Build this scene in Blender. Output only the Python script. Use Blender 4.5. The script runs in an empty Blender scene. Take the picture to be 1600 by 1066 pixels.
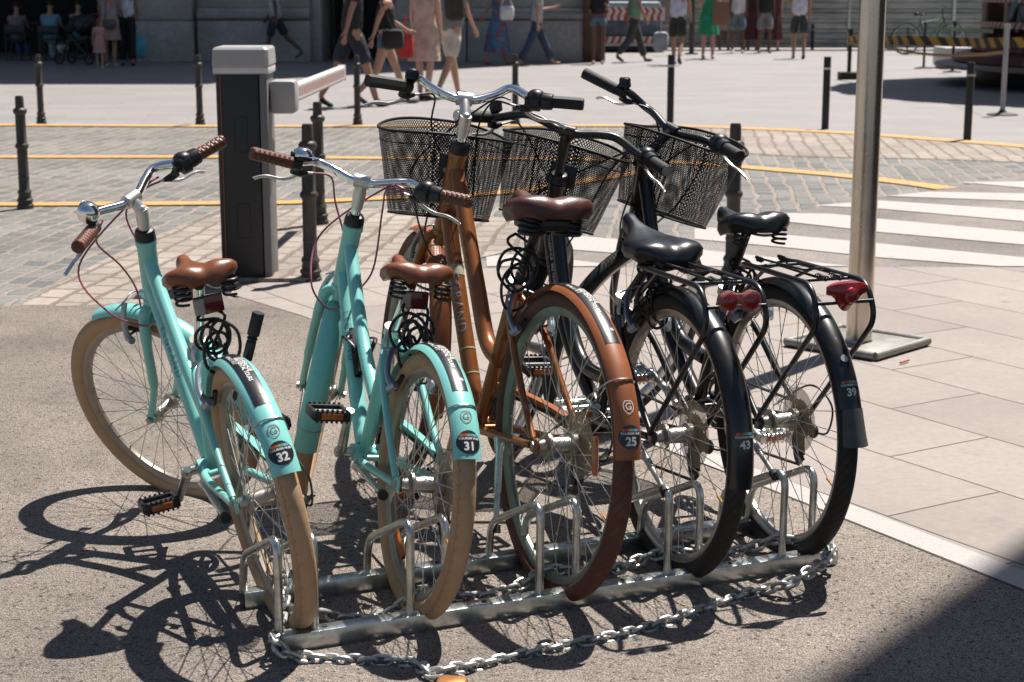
import bpy, bmesh, math, random
from mathutils import Vector, Matrix, Quaternion
random.seed(7)
C = bpy.context.scene.collection
SC = bpy.context.scene
R = math.radians
# ---------------------------------------------------------------- camera, sky, sun, exposure
CAM_H = 1.35; FOC = 2650.0; PITCH = math.atan(548 / FOC)
cd = bpy.data.cameras.new('camera'); cam = bpy.data.objects.new('camera', cd); C.objects.link(cam)
cam.location = (0, 0, CAM_H); cam.rotation_euler = (math.pi / 2 - PITCH, 0, 0)
cd.sensor_width = 36; cd.lens = FOC / 1600 * 36; cd.clip_end = 600; cd.clip_start = .05
cd.dof.use_dof = True; cd.dof.focus_distance = 4.0; cd.dof.aperture_fstop = 9.0
SC.camera = cam
SUN_AZ, SUN_EL = 52.0, 64.0
w = bpy.data.worlds.new('World'); SC.world = w; w.use_nodes = True
nt = w.node_tree; bg = nt.nodes['Background']
sky = nt.nodes.new('ShaderNodeTexSky'); sky.sky_type = 'NISHITA'; sky.sun_disc = False
sky.sun_elevation = R(SUN_EL); sky.sun_rotation = R(90 - SUN_AZ); sky.dust_density = 1.0; sky.ozone_density = .45
nt.links.new(sky.outputs[0], bg.inputs[0]); bg.inputs[1].default_value = .050
sl = bpy.data.lights.new('sun', 'SUN'); sun = bpy.data.objects.new('sun', sl); C.objects.link(sun)
sl.energy = 5.0; sl.angle = R(.5); sl.color = (1, .95, .885)
sd = Vector((-math.cos(R(SUN_EL)) * math.cos(R(SUN_AZ)), -math.cos(R(SUN_EL)) * math.sin(R(SUN_AZ)), -math.sin(R(SUN_EL))))
sun.rotation_euler = sd.to_track_quat('-Z', 'Y').to_euler()
SC.view_settings.view_transform = 'Standard'; SC.view_settings.look = 'None'
SC.view_settings.exposure = .85; SC.view_settings.gamma = 1

def G(u, v, z=0.0):
    """ground point (height z) seen at pixel u, v of the 1600 px photograph"""
    cx = (u - 800) / FOC; cy = -(v - 533) / FOC
    d = (cx, math.cos(PITCH) + cy * math.sin(PITCH), -math.sin(PITCH) + cy * math.cos(PITCH))
    t = (z - CAM_H) / d[2]
    return Vector((cx * t, d[1] * t, z))
# ---------------------------------------------------------------- object helpers
def tag(o, label=None, cat=None, group=None, kind=None):
    if label: o['label'] = label
    if cat: o['category'] = cat
    if group: o['group'] = group
    if kind: o['kind'] = kind
    return o
def empty(name, loc, rz=0, label=None, cat=None, group=None):
    o = bpy.data.objects.new(name, None); C.objects.link(o); o.location = loc; o.rotation_euler = (0, 0, rz)
    o.empty_display_size = .1
    return tag(o, label, cat, group)
def copy_tree(o, parent=None):
    c = o.copy(); C.objects.link(c)
    if parent is not None: c.parent = parent
    for ch in [x for x in bpy.data.objects if x.parent == o]: copy_tree(ch, c)
    return c
def copy_thing(o, loc, rz, label):
    c = copy_tree(o); c.location = loc; c.rotation_euler = (0, 0, rz); c['label'] = label
    return c

class MB:
    def __init__(s): s.v = []; s.f = []; s.uv = None; s.mi = []; s.cur = 0
    def add(s, vs, fs, uvs=None):
        n = len(s.v); s.v += [tuple(p) for p in vs]
        for f in fs: s.f.append(tuple(i + n for i in f)); s.mi.append(s.cur)
        if uvs is not None or s.uv is not None:
            if s.uv is None: s.uv = [(0, 0)] * n
            s.uv += uvs if uvs is not None else [(0, 0)] * len(vs)
        return s
    def xf(s, fn):
        s.v = [tuple(fn(Vector(p))) for p in s.v]; return s
    def box(s, cx, cy, cz, sx, sy, sz, m=None, bev=0):
        x, y, z = sx / 2, sy / 2, sz / 2
        if bev <= 0:
            vs = [Vector((a * x, b * y, c * z)) for c in (-1, 1) for a, b in ((-1, -1), (1, -1), (1, 1), (-1, 1))]
            fs = [(3, 2, 1, 0), (4, 5, 6, 7), (0, 1, 5, 4), (1, 2, 6, 5), (2, 3, 7, 6), (3, 0, 4, 7)]
        else:
            bm = bmesh.new(); bmesh.ops.create_cube(bm, size=1)
            for v in bm.verts: v.co = Vector((v.co.x * sx, v.co.y * sy, v.co.z * sz))
            bmesh.ops.bevel(bm, geom=bm.edges[:], offset=bev, segments=2, affect='EDGES', profile=.5)
            vs = [v.co.copy() for v in bm.verts]; fs = [tuple(v.index for v in f.verts) for f in bm.faces]; bm.free()
        vs = [(m @ v if m else v) + Vector((cx, cy, cz)) for v in vs]
        return s.add(vs, fs)
    def tube(s, path, r, n=10, closed=False, caps=True, flat=1.0, up=None):
        """sweep of a circle; r is a number or one number per point; flat squashes along the frame's second axis"""
        P = [Vector(p) for p in path]; k = len(P)
        rr = r if isinstance(r, (list, tuple)) else [r] * k
        T = []
        for i in range(k):
            a = P[(i - 1) % k] if (closed or i > 0) else P[i]; b = P[(i + 1) % k] if (closed or i < k - 1) else P[i]
            t = b - a
            T.append(t.normalized() if t.length > 1e-9 else Vector((0, 0, 1)))
        u = Vector(up) if up is not None else (Vector((0, 0, 1)) if abs(T[0].z) < .9 else Vector((1, 0, 0)))
        u = (u - T[0] * u.dot(T[0])).normalized()
        vs = []; uvs = []; L = 0
        for i in range(k):
            if i:
                L += (P[i] - P[i - 1]).length
                u = u - T[i] * u.dot(T[i])
                u = u.normalized() if u.length > 1e-6 else T[i].orthogonal().normalized()
            b = T[i].cross(u)
            for j in range(n):
                a = 2 * math.pi * j / n
                vs.append(P[i] + (u * math.cos(a) * flat + b * math.sin(a)) * rr[i]); uvs.append((L, j / n))
        fs = []
        for i in range(k if closed else k - 1):
            i2 = (i + 1) % k
            for j in range(n):
                j2 = (j + 1) % n; fs.append((i * n + j, i * n + j2, i2 * n + j2, i2 * n + j))
        if caps and not closed:
            fs.append(tuple(range(n))[::-1]); fs.append(tuple((k - 1) * n + j for j in range(n)))
        return s.add(vs, fs, uvs)
    def cyl(s, a, b, r, n=16, r2=None): return s.tube([a, b], [r, r if r2 is None else r2], n)
    def lathe(s, prof, axis_o=(0, 0, 0), axis=(0, 0, 1), n=24, closed=False, ripple=None, U=1.0):
        """prof: list of (radius, height)"""
        ax = Vector(axis).normalized(); o = Vector(axis_o); e1 = ax.orthogonal().normalized(); e2 = ax.cross(e1)
        vs = []; fs = []; uvs = []; k = len(prof)
        for j in range(n):
            a = 2 * math.pi * j / n; d = e1 * math.cos(a) + e2 * math.sin(a)
            for i, (r, h) in enumerate(prof): vs.append(o + d * r + ax * h); uvs.append((U * j / n, i / max(1, k - 1)))
        if U != 1.0:
            for i, (r, h) in enumerate(prof): vs.append(vs[i].copy()); uvs.append((U, i / max(1, k - 1)))
        for j in range(n):
            j2 = j + 1 if U != 1.0 else (j + 1) % n
            for i in range(k if closed else k - 1):
                i2 = (i + 1) % k; fs.append((j * k + i, j2 * k + i, j2 * k + i2, j * k + i2))
        return s.add(vs, fs, uvs)
    def sphere(s, c, r, n=12, sc=(1, 1, 1)):
        prof = [(max(1e-5, math.sin(math.pi * i / n)), -math.cos(math.pi * i / n)) for i in range(n + 1)]
        m = MB().lathe(prof, n=n + 4); return s.add([Vector((p[0] * r * sc[0] + c[0], p[1] * r * sc[1] + c[1], p[2] * r * sc[2] + c[2])) for p in m.v], m.f)
    def grid(s, rows, closed=False):
        n = len(rows[0]); vs = [p for r in rows for p in r]; fs = []
        for i in range(len(rows) - 1):
            for j in range(n if closed else n - 1):
                j2 = (j + 1) % n; fs.append((i * n + j, i * n + j2, (i + 1) * n + j2, (i + 1) * n + j))
        uvs = [(j / (n - 1), i / (len(rows) - 1)) for i in range(len(rows)) for j in range(n)]
        return s.add(vs, fs, uvs)
    def build(s, name, mat, parent=None, smooth=True, label=None, ang=40, mods=None):
        me = bpy.data.meshes.new(name); me.from_pydata(s.v, [], s.f); me.validate(verbose=False)
        mats = mat if isinstance(mat, (list, tuple)) else [mat]
        for m in mats: me.materials.append(m)
        if len(mats) > 1 and len(me.polygons) == len(s.mi):
            for p, i in zip(me.polygons, s.mi): p.material_index = i
        if s.uv is not None:
            ul = me.uv_layers.new(name='UVMap')
            for l in me.loops: ul.data[l.index].uv = s.uv[l.vertex_index]
        bm = bmesh.new(); bm.from_mesh(me); bmesh.ops.recalc_face_normals(bm, faces=bm.faces[:])
        if smooth:
            for f in bm.faces: f.smooth = True
            for e in bm.edges:
                if len(e.link_faces) == 2 and e.calc_face_angle(0) > R(ang): e.smooth = False
        bm.to_mesh(me); bm.free()
        o = bpy.data.objects.new(name, me); C.objects.link(o)
        if parent is not None: o.parent = parent
        if label: o['label'] = label
        return o
def spline(pts, n=6, closed=False):
    P = [Vector(p) for p in pts]; k = len(P); out = []
    for i in range(k if closed else k - 1):
        g = (lambda q: P[q % k]) if closed else (lambda q: P[min(max(q, 0), k - 1)])
        p0, p1, p2, p3 = g(i - 1), g(i), g(i + 1), g(i + 2)
        for j in range(n):
            t = j / n
            out.append(.5 * ((2 * p1) + (p2 - p0) * t + (2 * p0 - 5 * p1 + 4 * p2 - p3) * t * t + (3 * p1 - p0 - 3 * p2 + p3) * t ** 3))
    if not closed: out.append(P[-1])
    return out
def rounded(pts, rad, n=5):
    """polyline with arced corners"""
    P = [Vector(p) for p in pts]; out = [P[0]]
    for i in range(1, len(P) - 1):
        a = (P[i - 1] - P[i]); b = (P[i + 1] - P[i]); r = min(rad, a.length * .45, b.length * .45)
        p0 = P[i] + a.normalized() * r; p2 = P[i] + b.normalized() * r
        for j in range(n + 1):
            t = j / n; out.append(p0 * (1 - t) ** 2 + P[i] * 2 * t * (1 - t) + p2 * t * t)
    out.append(P[-1]); return out
_tc = {}
def text2d(s, size, bold=.0, spacing=1.0):
    key = (s, size, bold, spacing)
    if key in _tc: return _tc[key]
    cu = bpy.data.curves.new('txt', 'FONT'); cu.body = s; cu.size = size; cu.align_x = 'CENTER'; cu.align_y = 'CENTER'
    cu.resolution_u = 3; cu.offset = bold * size; cu.space_character = spacing
    o = bpy.data.objects.new('txt', cu); C.objects.link(o)
    dg = bpy.context.evaluated_depsgraph_get(); me = bpy.data.meshes.new_from_object(o.evaluated_get(dg))
    bm = bmesh.new(); bm.from_mesh(me); bmesh.ops.triangulate(bm, faces=bm.faces[:]); bmesh.ops.subdivide_edges(bm, edges=[e for e in bm.edges if e.calc_length() > size * .12], cuts=2); bmesh.ops.triangulate(bm, faces=bm.faces[:]); bm.to_mesh(me); bm.free()
    vs = [(v.co.x, v.co.y) for v in me.vertices]; fs = [tuple(p.vertices) for p in me.polygons]
    bpy.data.objects.remove(o); bpy.data.curves.remove(cu); bpy.data.meshes.remove(me)
    _tc[key] = (vs, fs); return vs, fs
# ---------------------------------------------------------------- materials
def mat(name, col, rough=.5, metal=0, var=.0, vscale=20, bump=0, bscale=200, bdist=.002, coat=0, alpha=1, trans=0, emis=0, spec=None, rvar=0, col2=None, v2=None):
    m = bpy.data.materials.new(name); m.use_nodes = True; n = m.node_tree; b = n.nodes['Principled BSDF']; L = n.links.new
    b.inputs['Base Color'].default_value = (*col, 1); b.inputs['Roughness'].default_value = rough; b.inputs['Metallic'].default_value = metal
    if coat: b.inputs['Coat Weight'].default_value = coat; b.inputs['Coat Roughness'].default_value = .08
    if alpha < 1: b.inputs['Alpha'].default_value = alpha
    if trans: b.inputs['Transmission Weight'].default_value = trans
    if spec is not None: b.inputs['Specular IOR Level'].default_value = spec
    tc = n.nodes.new('ShaderNodeTexCoord')
    if var or rvar or col2:
        nz = n.nodes.new('ShaderNodeTexNoise'); nz.inputs['Scale'].default_value = vscale; nz.inputs['Detail'].default_value = 6; nz.inputs['Roughness'].default_value = .65
        L(tc.outputs['Object'], nz.inputs['Vector'])
        rp = n.nodes.new('ShaderNodeValToRGB'); rp.color_ramp.elements[0].position = .35; rp.color_ramp.elements[1].position = .65
        c2 = col2 if col2 else tuple(min(1, c * (1 + var)) for c in col); c1 = col if col2 else tuple(c * (1 - var) for c in col)
        rp.color_ramp.elements[0].color = (*c1, 1); rp.color_ramp.elements[1].color = (*c2, 1)
        if v2: rp.color_ramp.elements[0].position = v2[0]; rp.color_ramp.elements[1].position = v2[1]
        L(nz.outputs['Fac'], rp.inputs[0]); L(rp.outputs[0], b.inputs['Base Color'])
        if rvar:
            mr = n.nodes.new('ShaderNodeMapRange'); mr.inputs['To Min'].default_value = max(.03, rough - rvar); mr.inputs['To Max'].default_value = rough + rvar
            L(nz.outputs['Fac'], mr.inputs[0]); L(mr.outputs[0], b.inputs['Roughness'])
    if bump:
        nb = n.nodes.new('ShaderNodeTexNoise'); nb.inputs['Scale'].default_value = bscale; nb.inputs['Detail'].default_value = 4
        L(tc.outputs['Object'], nb.inputs['Vector'])
        bp = n.nodes.new('ShaderNodeBump'); bp.inputs['Strength'].default_value = bump; bp.inputs['Distance'].default_value = bdist
        L(nb.outputs['Fac'], bp.inputs['Height']); L(bp.outputs[0], b.inputs['Normal'])
    return m
def N(nt, kind, **kw):
    n = nt.nodes.new(kind)
    for k, v in kw.items():
        if hasattr(n, k) and not k[0].isupper(): setattr(n, k, v)
        else: n.inputs[k.replace('_', ' ')].default_value = v
    return n
def math_n(nt, op, a, b=None):
    n = nt.nodes.new('ShaderNodeMath'); n.operation = op
    for i, x in enumerate((a, b)):
        if x is None: continue
        if isinstance(x, (int, float)): n.inputs[i].default_value = x
        else: nt.links.new(x, n.inputs[i])
    return n.outputs[0]
def mixc(nt, f, a, b, mode='MIX'):
    n = nt.nodes.new('ShaderNodeMix'); n.data_type = 'RGBA'; n.blend_type = mode
    for s, x in ((n.inputs[0], f), (n.inputs[6], a), (n.inputs[7], b)):
        if isinstance(x, (int, float)): s.default_value = x
        elif isinstance(x, tuple): s.default_value = (*x, 1)
        else: nt.links.new(x, s)
    return n.outputs[2]
def ramp(nt, src, stops):
    r = nt.nodes.new('ShaderNodeValToRGB'); e = r.color_ramp.elements
    while len(e) < len(stops): e.new(.5)
    for q, (p, c) in zip(e, stops): q.position = p; q.color = (*c, 1) if isinstance(c, tuple) else (c, c, c, 1)
    nt.links.new(src, r.inputs[0]); return r.outputs[0]
def noise(nt, vec, scale, detail=5, rough=.6):
    n = nt.nodes.new('ShaderNodeTexNoise'); n.inputs['Scale'].default_value = scale; n.inputs['Detail'].default_value = detail; n.inputs['Roughness'].default_value = rough
    nt.links.new(vec, n.inputs['Vector']); return n
def newm(name, rough=.8):
    m = bpy.data.materials.new(name); m.use_nodes = True; nt = m.node_tree; b = nt.nodes['Principled BSDF']; b.inputs['Roughness'].default_value = rough
    tc = nt.nodes.new('ShaderNodeTexCoord'); return m, nt, b, tc
def bumpn(nt, b, h, strength=.5, dist=.004):
    bp = nt.nodes.new('ShaderNodeBump'); bp.inputs['Strength'].default_value = strength; bp.inputs['Distance'].default_value = dist
    nt.links.new(h, bp.inputs['Height']); nt.links.new(bp.outputs[0], b.inputs['Normal'])

def m_asphalt(name, dark, light, stain=True):
    m, nt, b, tc = newm(name, .85); o = tc.outputs['Object']
    g = noise(nt, o, 300, 3, .7); v = nt.nodes.new('ShaderNodeTexVoronoi'); v.inputs['Scale'].default_value = 260; nt.links.new(o, v.inputs['Vector'])
    c = ramp(nt, g.outputs['Fac'], [(.40, dark), (.50, tuple((a + d) / 2 for a, d in zip(dark, light))), (.61, light)])
    vc = ramp(nt, v.outputs['Color'], [(.2, .72), (.8, 1.25)])
    c = mixc(nt, 1.0, c, vc, 'MULTIPLY')
    big = noise(nt, o, 1.3, 6, .6); c = mixc(nt, 1.0, c, ramp(nt, big.outputs['Fac'], [(.3, .78), (.7, 1.08)]), 'MULTIPLY'); hg = noise(nt, o, .32, 3, .5); c = mixc(nt, 1.0, c, ramp(nt, hg.outputs['Fac'], [(.38, .74), (.56, 1.06)]), 'MULTIPLY'); st = noise(nt, o, 5.5, 4, .7); c = mixc(nt, 1.0, c, ramp(nt, st.outputs['Fac'], [(.36, .86), (.5, 1.0), (.66, 1.05)]), 'MULTIPLY')
    pits = noise(nt, o, 85, 2, .5); c = mixc(nt, 1.0, c, ramp(nt, pits.outputs['Fac'], [(.30, .22), (.41, 1.0)]), 'MULTIPLY')
    nt.links.new(c, b.inputs['Base Color'])
    h = math_n(nt, 'ADD', v.outputs['Distance'], g.outputs['Fac']); bumpn(nt, b, h, .9, .004)
    return m
def m_brick(name, c1, c2, mortar, bw, rh, ang, ms=.012, rough=.8, warp=.02, off=.5, blotch=(.75, 1.2), bumpd=.01, spots=0, gr=.12, loc=(0, 0)):
    m, nt, b, tc = newm(name, rough); o = tc.outputs['Object']
    mp = nt.nodes.new('ShaderNodeMapping'); mp.inputs['Rotation'].default_value = (0, 0, ang); mp.inputs['Location'].default_value = (loc[0], loc[1], 0); nt.links.new(o, mp.inputs['Vector'])
    wn = noise(nt, o, 3.0, 3); ws = nt.nodes.new('ShaderNodeVectorMath'); ws.operation = 'MULTIPLY_ADD'; nt.links.new(wn.outputs['Color'], ws.inputs[0]); ws.inputs[1].default_value = (warp, warp, 0); nt.links.new(mp.outputs[0], ws.inputs[2])
    br = nt.nodes.new('ShaderNodeTexBrick'); nt.links.new(ws.outputs[0], br.inputs['Vector']); br.offset = off
    br.inputs['Scale'].default_value = 1; br.inputs['Brick Width'].default_value = bw; br.inputs['Row Height'].default_value = rh; br.inputs['Mortar Size'].default_value = ms; br.inputs['Mortar Smooth'].default_value = .3
    br.inputs['Color1'].default_value = (*c1, 1); br.inputs['Color2'].default_value = (*c2, 1); br.inputs['Mortar'].default_value = (*mortar, 1); br.inputs['Bias'].default_value = 0
    g = noise(nt, o, 38, 6, .75); big = noise(nt, o, .9, 4)
    c = mixc(nt, 1.0, br.outputs['Color'], ramp(nt, g.outputs['Fac'], [(.3, 1 - gr), (.7, 1 + gr * .8)]), 'MULTIPLY')
    c = mixc(nt, 1.0, c, ramp(nt, big.outputs['Fac'], [(.32, blotch[0]), (.68, blotch[1])]), 'MULTIPLY')
    if spots:
        sp = noise(nt, o, 4.5, 3); c = mixc(nt, 1.0, c, ramp(nt, sp.outputs['Fac'], [(.60, 1.0), (.74, .86)]), 'MULTIPLY')
        vo = nt.nodes.new('ShaderNodeTexVoronoi'); vo.inputs['Scale'].default_value = 3.1; nt.links.new(o, vo.inputs['Vector']); sc_ = nt.nodes.new('ShaderNodeSeparateColor'); nt.links.new(vo.outputs['Color'], sc_.inputs[0])
        gum = math_n(nt, 'MULTIPLY', ramp(nt, vo.outputs['Distance'], [(.055, 1.0), (.085, 0.0)]), math_n(nt, 'GREATER_THAN', sc_.outputs[0], .55)); c = mixc(nt, gum, c, mixc(nt, 1.0, c, (spots, spots, spots), 'MULTIPLY'))
    nt.links.new(c, b.inputs['Base Color'])
    h = math_n(nt, 'ADD', math_n(nt, 'MULTIPLY', br.outputs['Fac'], -1.0), math_n(nt, 'MULTIPLY', g.outputs['Fac'], .35)); bumpn(nt, b, h, .8, bumpd)
    return m
def m_paint(name, col, wear, worn, scale=40, under=None):
    m, nt, b, tc = newm(name, .7); o = tc.outputs['Object']; g = noise(nt, o, scale, 8, .75)
    c = ramp(nt, g.outputs['Fac'], [(wear - .04, worn), (wear + .04, col)]); f = noise(nt, o, 180, 3)
    c = mixc(nt, 1.0, c, ramp(nt, f.outputs['Fac'], [(.35, .86), (.65, 1.08)]), 'MULTIPLY'); nt.links.new(c, b.inputs['Base Color']); bumpn(nt, b, f.outputs['Fac'], .5, .002)
    return m
def m_tyre(name, col, groove, nrep, kind='zig', grime=None):
    """UV: u counts tread repeats round the wheel, v runs across the section (0.5 = outer crown)"""
    m, nt, b, tc = newm(name, .75); sp = nt.nodes.new('ShaderNodeSeparateXYZ'); nt.links.new(tc.outputs['UV'], sp.inputs[0]); u, v = sp.outputs[0], sp.outputs[1]
    dv = math_n(nt, 'ABSOLUTE', math_n(nt, 'SUBTRACT', v, .5))
    if kind == 'zig': s = u
    elif kind == 'chev': s = math_n(nt, 'ADD', u, math_n(nt, 'MULTIPLY', dv, 7.0))
    else: s = math_n(nt, 'ADD', u, math_n(nt, 'MULTIPLY', v, 3.0))
    f = math_n(nt, 'FRACT', s); line = math_n(nt, 'LESS_THAN', math_n(nt, 'ABSOLUTE', math_n(nt, 'SUBTRACT', f, .5)), .10)
    mask = math_n(nt, 'MULTIPLY', line, math_n(nt, 'LESS_THAN', dv, .24))
    if kind == 'zig':
        f2 = math_n(nt, 'FRACT', u); st = math_n(nt, 'SMOOTH_MIN', math_n(nt, 'MULTIPLY', f2, 2.2), math_n(nt, 'SUBTRACT', 1.0, math_n(nt, 'MULTIPLY', f2, .3))); off = math_n(nt, 'MULTIPLY', st, .055)
        l1 = math_n(nt, 'LESS_THAN', math_n(nt, 'ABSOLUTE', math_n(nt, 'SUBTRACT', math_n(nt, 'SUBTRACT', dv, .10), off)), .010)
        l2 = math_n(nt, 'LESS_THAN', math_n(nt, 'ABSOLUTE', math_n(nt, 'SUBTRACT', math_n(nt, 'SUBTRACT', dv, .02), off)), .006)
        tick = math_n(nt, 'MULTIPLY', math_n(nt, 'LESS_THAN', math_n(nt, 'ABSOLUTE', math_n(nt, 'SUBTRACT', f2, .03)), .05), math_n(nt, 'MULTIPLY', math_n(nt, 'GREATER_THAN', dv, .11), math_n(nt, 'LESS_THAN', dv, .20)))
        mask = math_n(nt, 'MAXIMUM', l1, tick)
    g = noise(nt, tc.outputs['Object'], 9, 6, .7); base = mixc(nt, 1.0, (*col,), ramp(nt, g.outputs['Fac'], [(.3, .72), (.7, 1.15)]), 'MULTIPLY')
    if grime: 
        gf = ramp(nt, g.outputs['Fac'], [(.5, 0.0), (.68, .55)]); base = mixc(nt, gf, base, grime)
    c = mixc(nt, mask, base, groove); nt.links.new(c, b.inputs['Base Color']); bumpn(nt, b, math_n(nt, 'MULTIPLY', mask, -1.0), .8, .003)
    return m
def m_grip(name, col):
    m, nt, b, tc = newm(name, .5); sp = nt.nodes.new('ShaderNodeSeparateXYZ'); nt.links.new(tc.outputs['UV'], sp.inputs[0]); u, v = sp.outputs[0], sp.outputs[1]
    a1 = math_n(nt, 'PINGPONG', math_n(nt, 'ADD', math_n(nt, 'MULTIPLY', u, 75.0), math_n(nt, 'MULTIPLY', v, 5.0)), .5)
    a2 = math_n(nt, 'PINGPONG', math_n(nt, 'SUBTRACT', math_n(nt, 'MULTIPLY', u, 75.0), math_n(nt, 'MULTIPLY', v, 5.0)), .5)
    h = math_n(nt, 'MINIMUM', a1, a2); ln = math_n(nt, 'LESS_THAN', h, .07)
    c = mixc(nt, ln, (*col,), tuple(x * .35 for x in col)); nt.links.new(c, b.inputs['Base Color']); bumpn(nt, b, h, .9, .004)
    return m
M = {}
M['asphalt'] = m_asphalt('asphalt', (.185, .152, .128), (.64, .540, .458))
M['road'] = m_asphalt('road asphalt', (.33, .285, .255), (.52, .455, .41))
M['cobble'] = m_brick('cobblestones', (.130, .138, .134), (.265, .260, .240), (.345, .285, .238), .20, .125, R(-84), .019, .75, .11, .5, (.80, 1.2), .014, gr=.34)
M['cobble_beige'] = m_brick('beige cobblestones', (.34, .29, .245), (.47, .40, .335), (.24, .185, .145), .21, .14, R(-84), .014, .8, .09, .5, (.85, 1.12), .012, gr=.26)
M['plaza'] = m_brick('plaza paving', (.325, .300, .292), (.365, .337, .330), (.285, .262, .255), .9, .45, R(-8), .006, .7, .0, .5, (.93, 1.05), .002)
M['slab'] = m_brick('pavement slabs', (.355, .303, .272), (.430, .368, .332), (.12, .092, .078), .84, .415, R(58), .0045, .75, .016, .5, (.88, 1.08), .002, spots=.66, loc=(.1, .262))
M['white_band'] = m_paint('white edge paint', (.56, .52, .49), .30, (.40, .35, .31), 22)
M['white_line'] = m_paint('white road paint', (.56, .515, .485), .38, (.36, .31, .27), 22)
M['yellow_line'] = m_paint('yellow road paint', (.86, .43, .10), .455, (.42, .32, .22), 22)
M['chrome'] = mat('chrome', (.82, .82, .80), .10, 1, rvar=.06, vscale=30)
M['alu'] = mat('brushed aluminium', (.50, .49, .46), .36, 1, var=.15, vscale=40)
M['satin'] = mat('satin silver paint', (.62, .60, .57), .35, .8)
M['galv'] = mat('galvanised steel', (.52, .54, .52), .30, .95, var=.25, vscale=30, rvar=.1)
M['chain'] = mat('dull zinc chain', (.40, .40, .385), .5, .9, var=.25, vscale=60)
M['steel'] = mat('worn spoke steel', (.50, .48, .45), .35, 1, var=.25, vscale=30)
M['black'] = mat('black plastic', (.012, .012, .013), .42, 0, var=.3, vscale=60)
M['blackrub'] = mat('black rubber', (.018, .018, .018), .65, 0, bump=.5, bscale=500)
M['blackpaint'] = mat('black bicycle paint', (.010, .010, .011), .34, 0, coat=.22, rvar=.1, vscale=14, col2=(.035, .033, .030), v2=(.60, .78))
M['mint'] = mat('mint bicycle paint', (.33, .86, .78), .34, 0, vscale=26, coat=.4, rvar=.12, col2=(.25, .58, .52), v2=(.62, .80))
M['copper'] = mat('copper bicycle paint', (.40, .125, .026), .34, .3, vscale=24, coat=.35, rvar=.12, col2=(.46, .24, .13), v2=(.58, .72))
M['copper_dull'] = mat('matt copper fender paint', (.42, .130, .040), .46, .05, var=.14, vscale=14)
M['tan'] = mat('tan saddle leather', (.27, .082, .027), .36, 0, var=.2, vscale=18, bump=.25, bscale=250)
M['oxblood'] = mat('dark brown saddle leather', (.12, .035, .022), .38, 0, var=.25, vscale=14, bump=.25, bscale=250)
M['saddle_black'] = mat('black saddle vinyl', (.014, .015, .016), .3, 0, bump=.15, bscale=400)
M['grip_brown'] = m_grip('woven brown grip', (.22, .062, .028))
M['pink'] = mat('pink cable housing', (.42, .10, .17), .4)
M['tyre_cream'] = m_tyre('tan tyre', (.66, .43, .245), (.47, .28, .14), 1, 'zig', (.40, .25, .14))
M['tyre_brown'] = m_tyre('brown tyre', (.150, .052, .030), (.11, .038, .022), 1, 'chev', (.17, .09, .06))
M['tyre_black'] = m_tyre('black tyre', (.022, .021, .020), (.007, .007, .007), 1, 'chev', (.06, .055, .05))
M['rim_mint'] = mat('dusty mint rim', (.30, .345, .295), .45, .25, var=.2, vscale=12)
M['rim_cream'] = mat('dusty silver rim', (.47, .40, .33), .38, .45, var=.15, vscale=12)
M['rim_silver'] = mat('silver rim', (.50, .48, .45), .3, .85, var=.15, vscale=10)
M['disc'] = mat('yellowed clear plastic', (.62, .50, .33), .3, 0, alpha=.42)
M['clear'] = mat('clear reflector plastic', (.70, .30, .26), .12, 0, alpha=.38)
M['red_lens'] = mat('red reflector lens', (.42, .012, .010), .15, 0, coat=.6, bump=.6, bscale=260)
M['dark_red_lens'] = mat('dark red reflector lens', (.16, .010, .010), .2, 0, coat=.5)
M['white_lens'] = mat('white reflector lens', (.5, .45, .42), .2, 0)
M['orange_lens'] = mat('orange reflector lens', (.62, .15, .012), .25, 0, coat=.3)
M['darkmetal'] = mat('oily drivetrain metal', (.06, .055, .05), .45, .8, var=.4, vscale=90)
M['brake_grey'] = mat('grey blue brake alloy', (.30, .34, .40), .35, .7)
M['basket'] = mat('black wire mesh', (.010, .010, .010), .6, 0, spec=.25)
M['st_black'] = mat('black sticker vinyl', (.020, .020, .022), .34, 0, coat=.3)
M['st_white'] = mat('white print', (.98, .96, .93), .5)
M['st_grey'] = mat('grey print', (.30, .30, .31), .4)
M['mauve'] = mat('mauve print', (.17, .16, .24), .5)
M['pale_red'] = mat('pale red print', (.62, .22, .20), .5)
M['tape'] = mat('cream tape', (.60, .52, .36), .6, var=.15, vscale=60)
for i, c in enumerate([(.75, .25, .06), (.70, .08, .05), (.72, .10, .12), (.25, .5, .12), (.12, .45, .35), (.25, .5, .62), (.2, .36, .6)]): M['sq%d' % i] = mat('sticker colour %d' % i, c, .4)
M['iron'] = mat('dark grey cast iron paint', (.075, .066, .055), .55, .1, var=.25, vscale=20)
M['blackpost'] = mat('black bollard paint', (.030, .029, .028), .5, .1, var=.2)
M['stainless'] = mat('stainless pole', (.60, .54, .46), .27, 1, rvar=.06, vscale=4, var=.1)
M['box_dark'] = mat('anthracite cabinet', (.030, .031, .033), .5, .1, var=.12, vscale=3)
M['box_grey'] = mat('light grey plastic', (.52, .51, .50), .45, 0, var=.05, vscale=5)
M['box_mid'] = mat('mid grey plastic', (.22, .22, .22), .5)
M['white'] = mat('white paint', (.88, .85, .82), .45, var=.05)
M['redpaint'] = mat('red paint', (.55, .05, .035), .45, var=.1)
M['faded_red'] = mat('faded red stripe', (.52, .16, .13), .5)
M['yellow'] = mat('yellow paint', (.72, .36, .02), .45)
M['brass'] = mat('brass', (.50, .24, .09), .42, .8, var=.15, vscale=40)

M['plate'] = mat('dull steel plate', (.23, .22, .20), .5, .6, var=.25, vscale=14)

M['hub'] = mat('dull hub alloy', (.40, .37, .33), .40, .9, var=.2, vscale=40)
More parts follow.
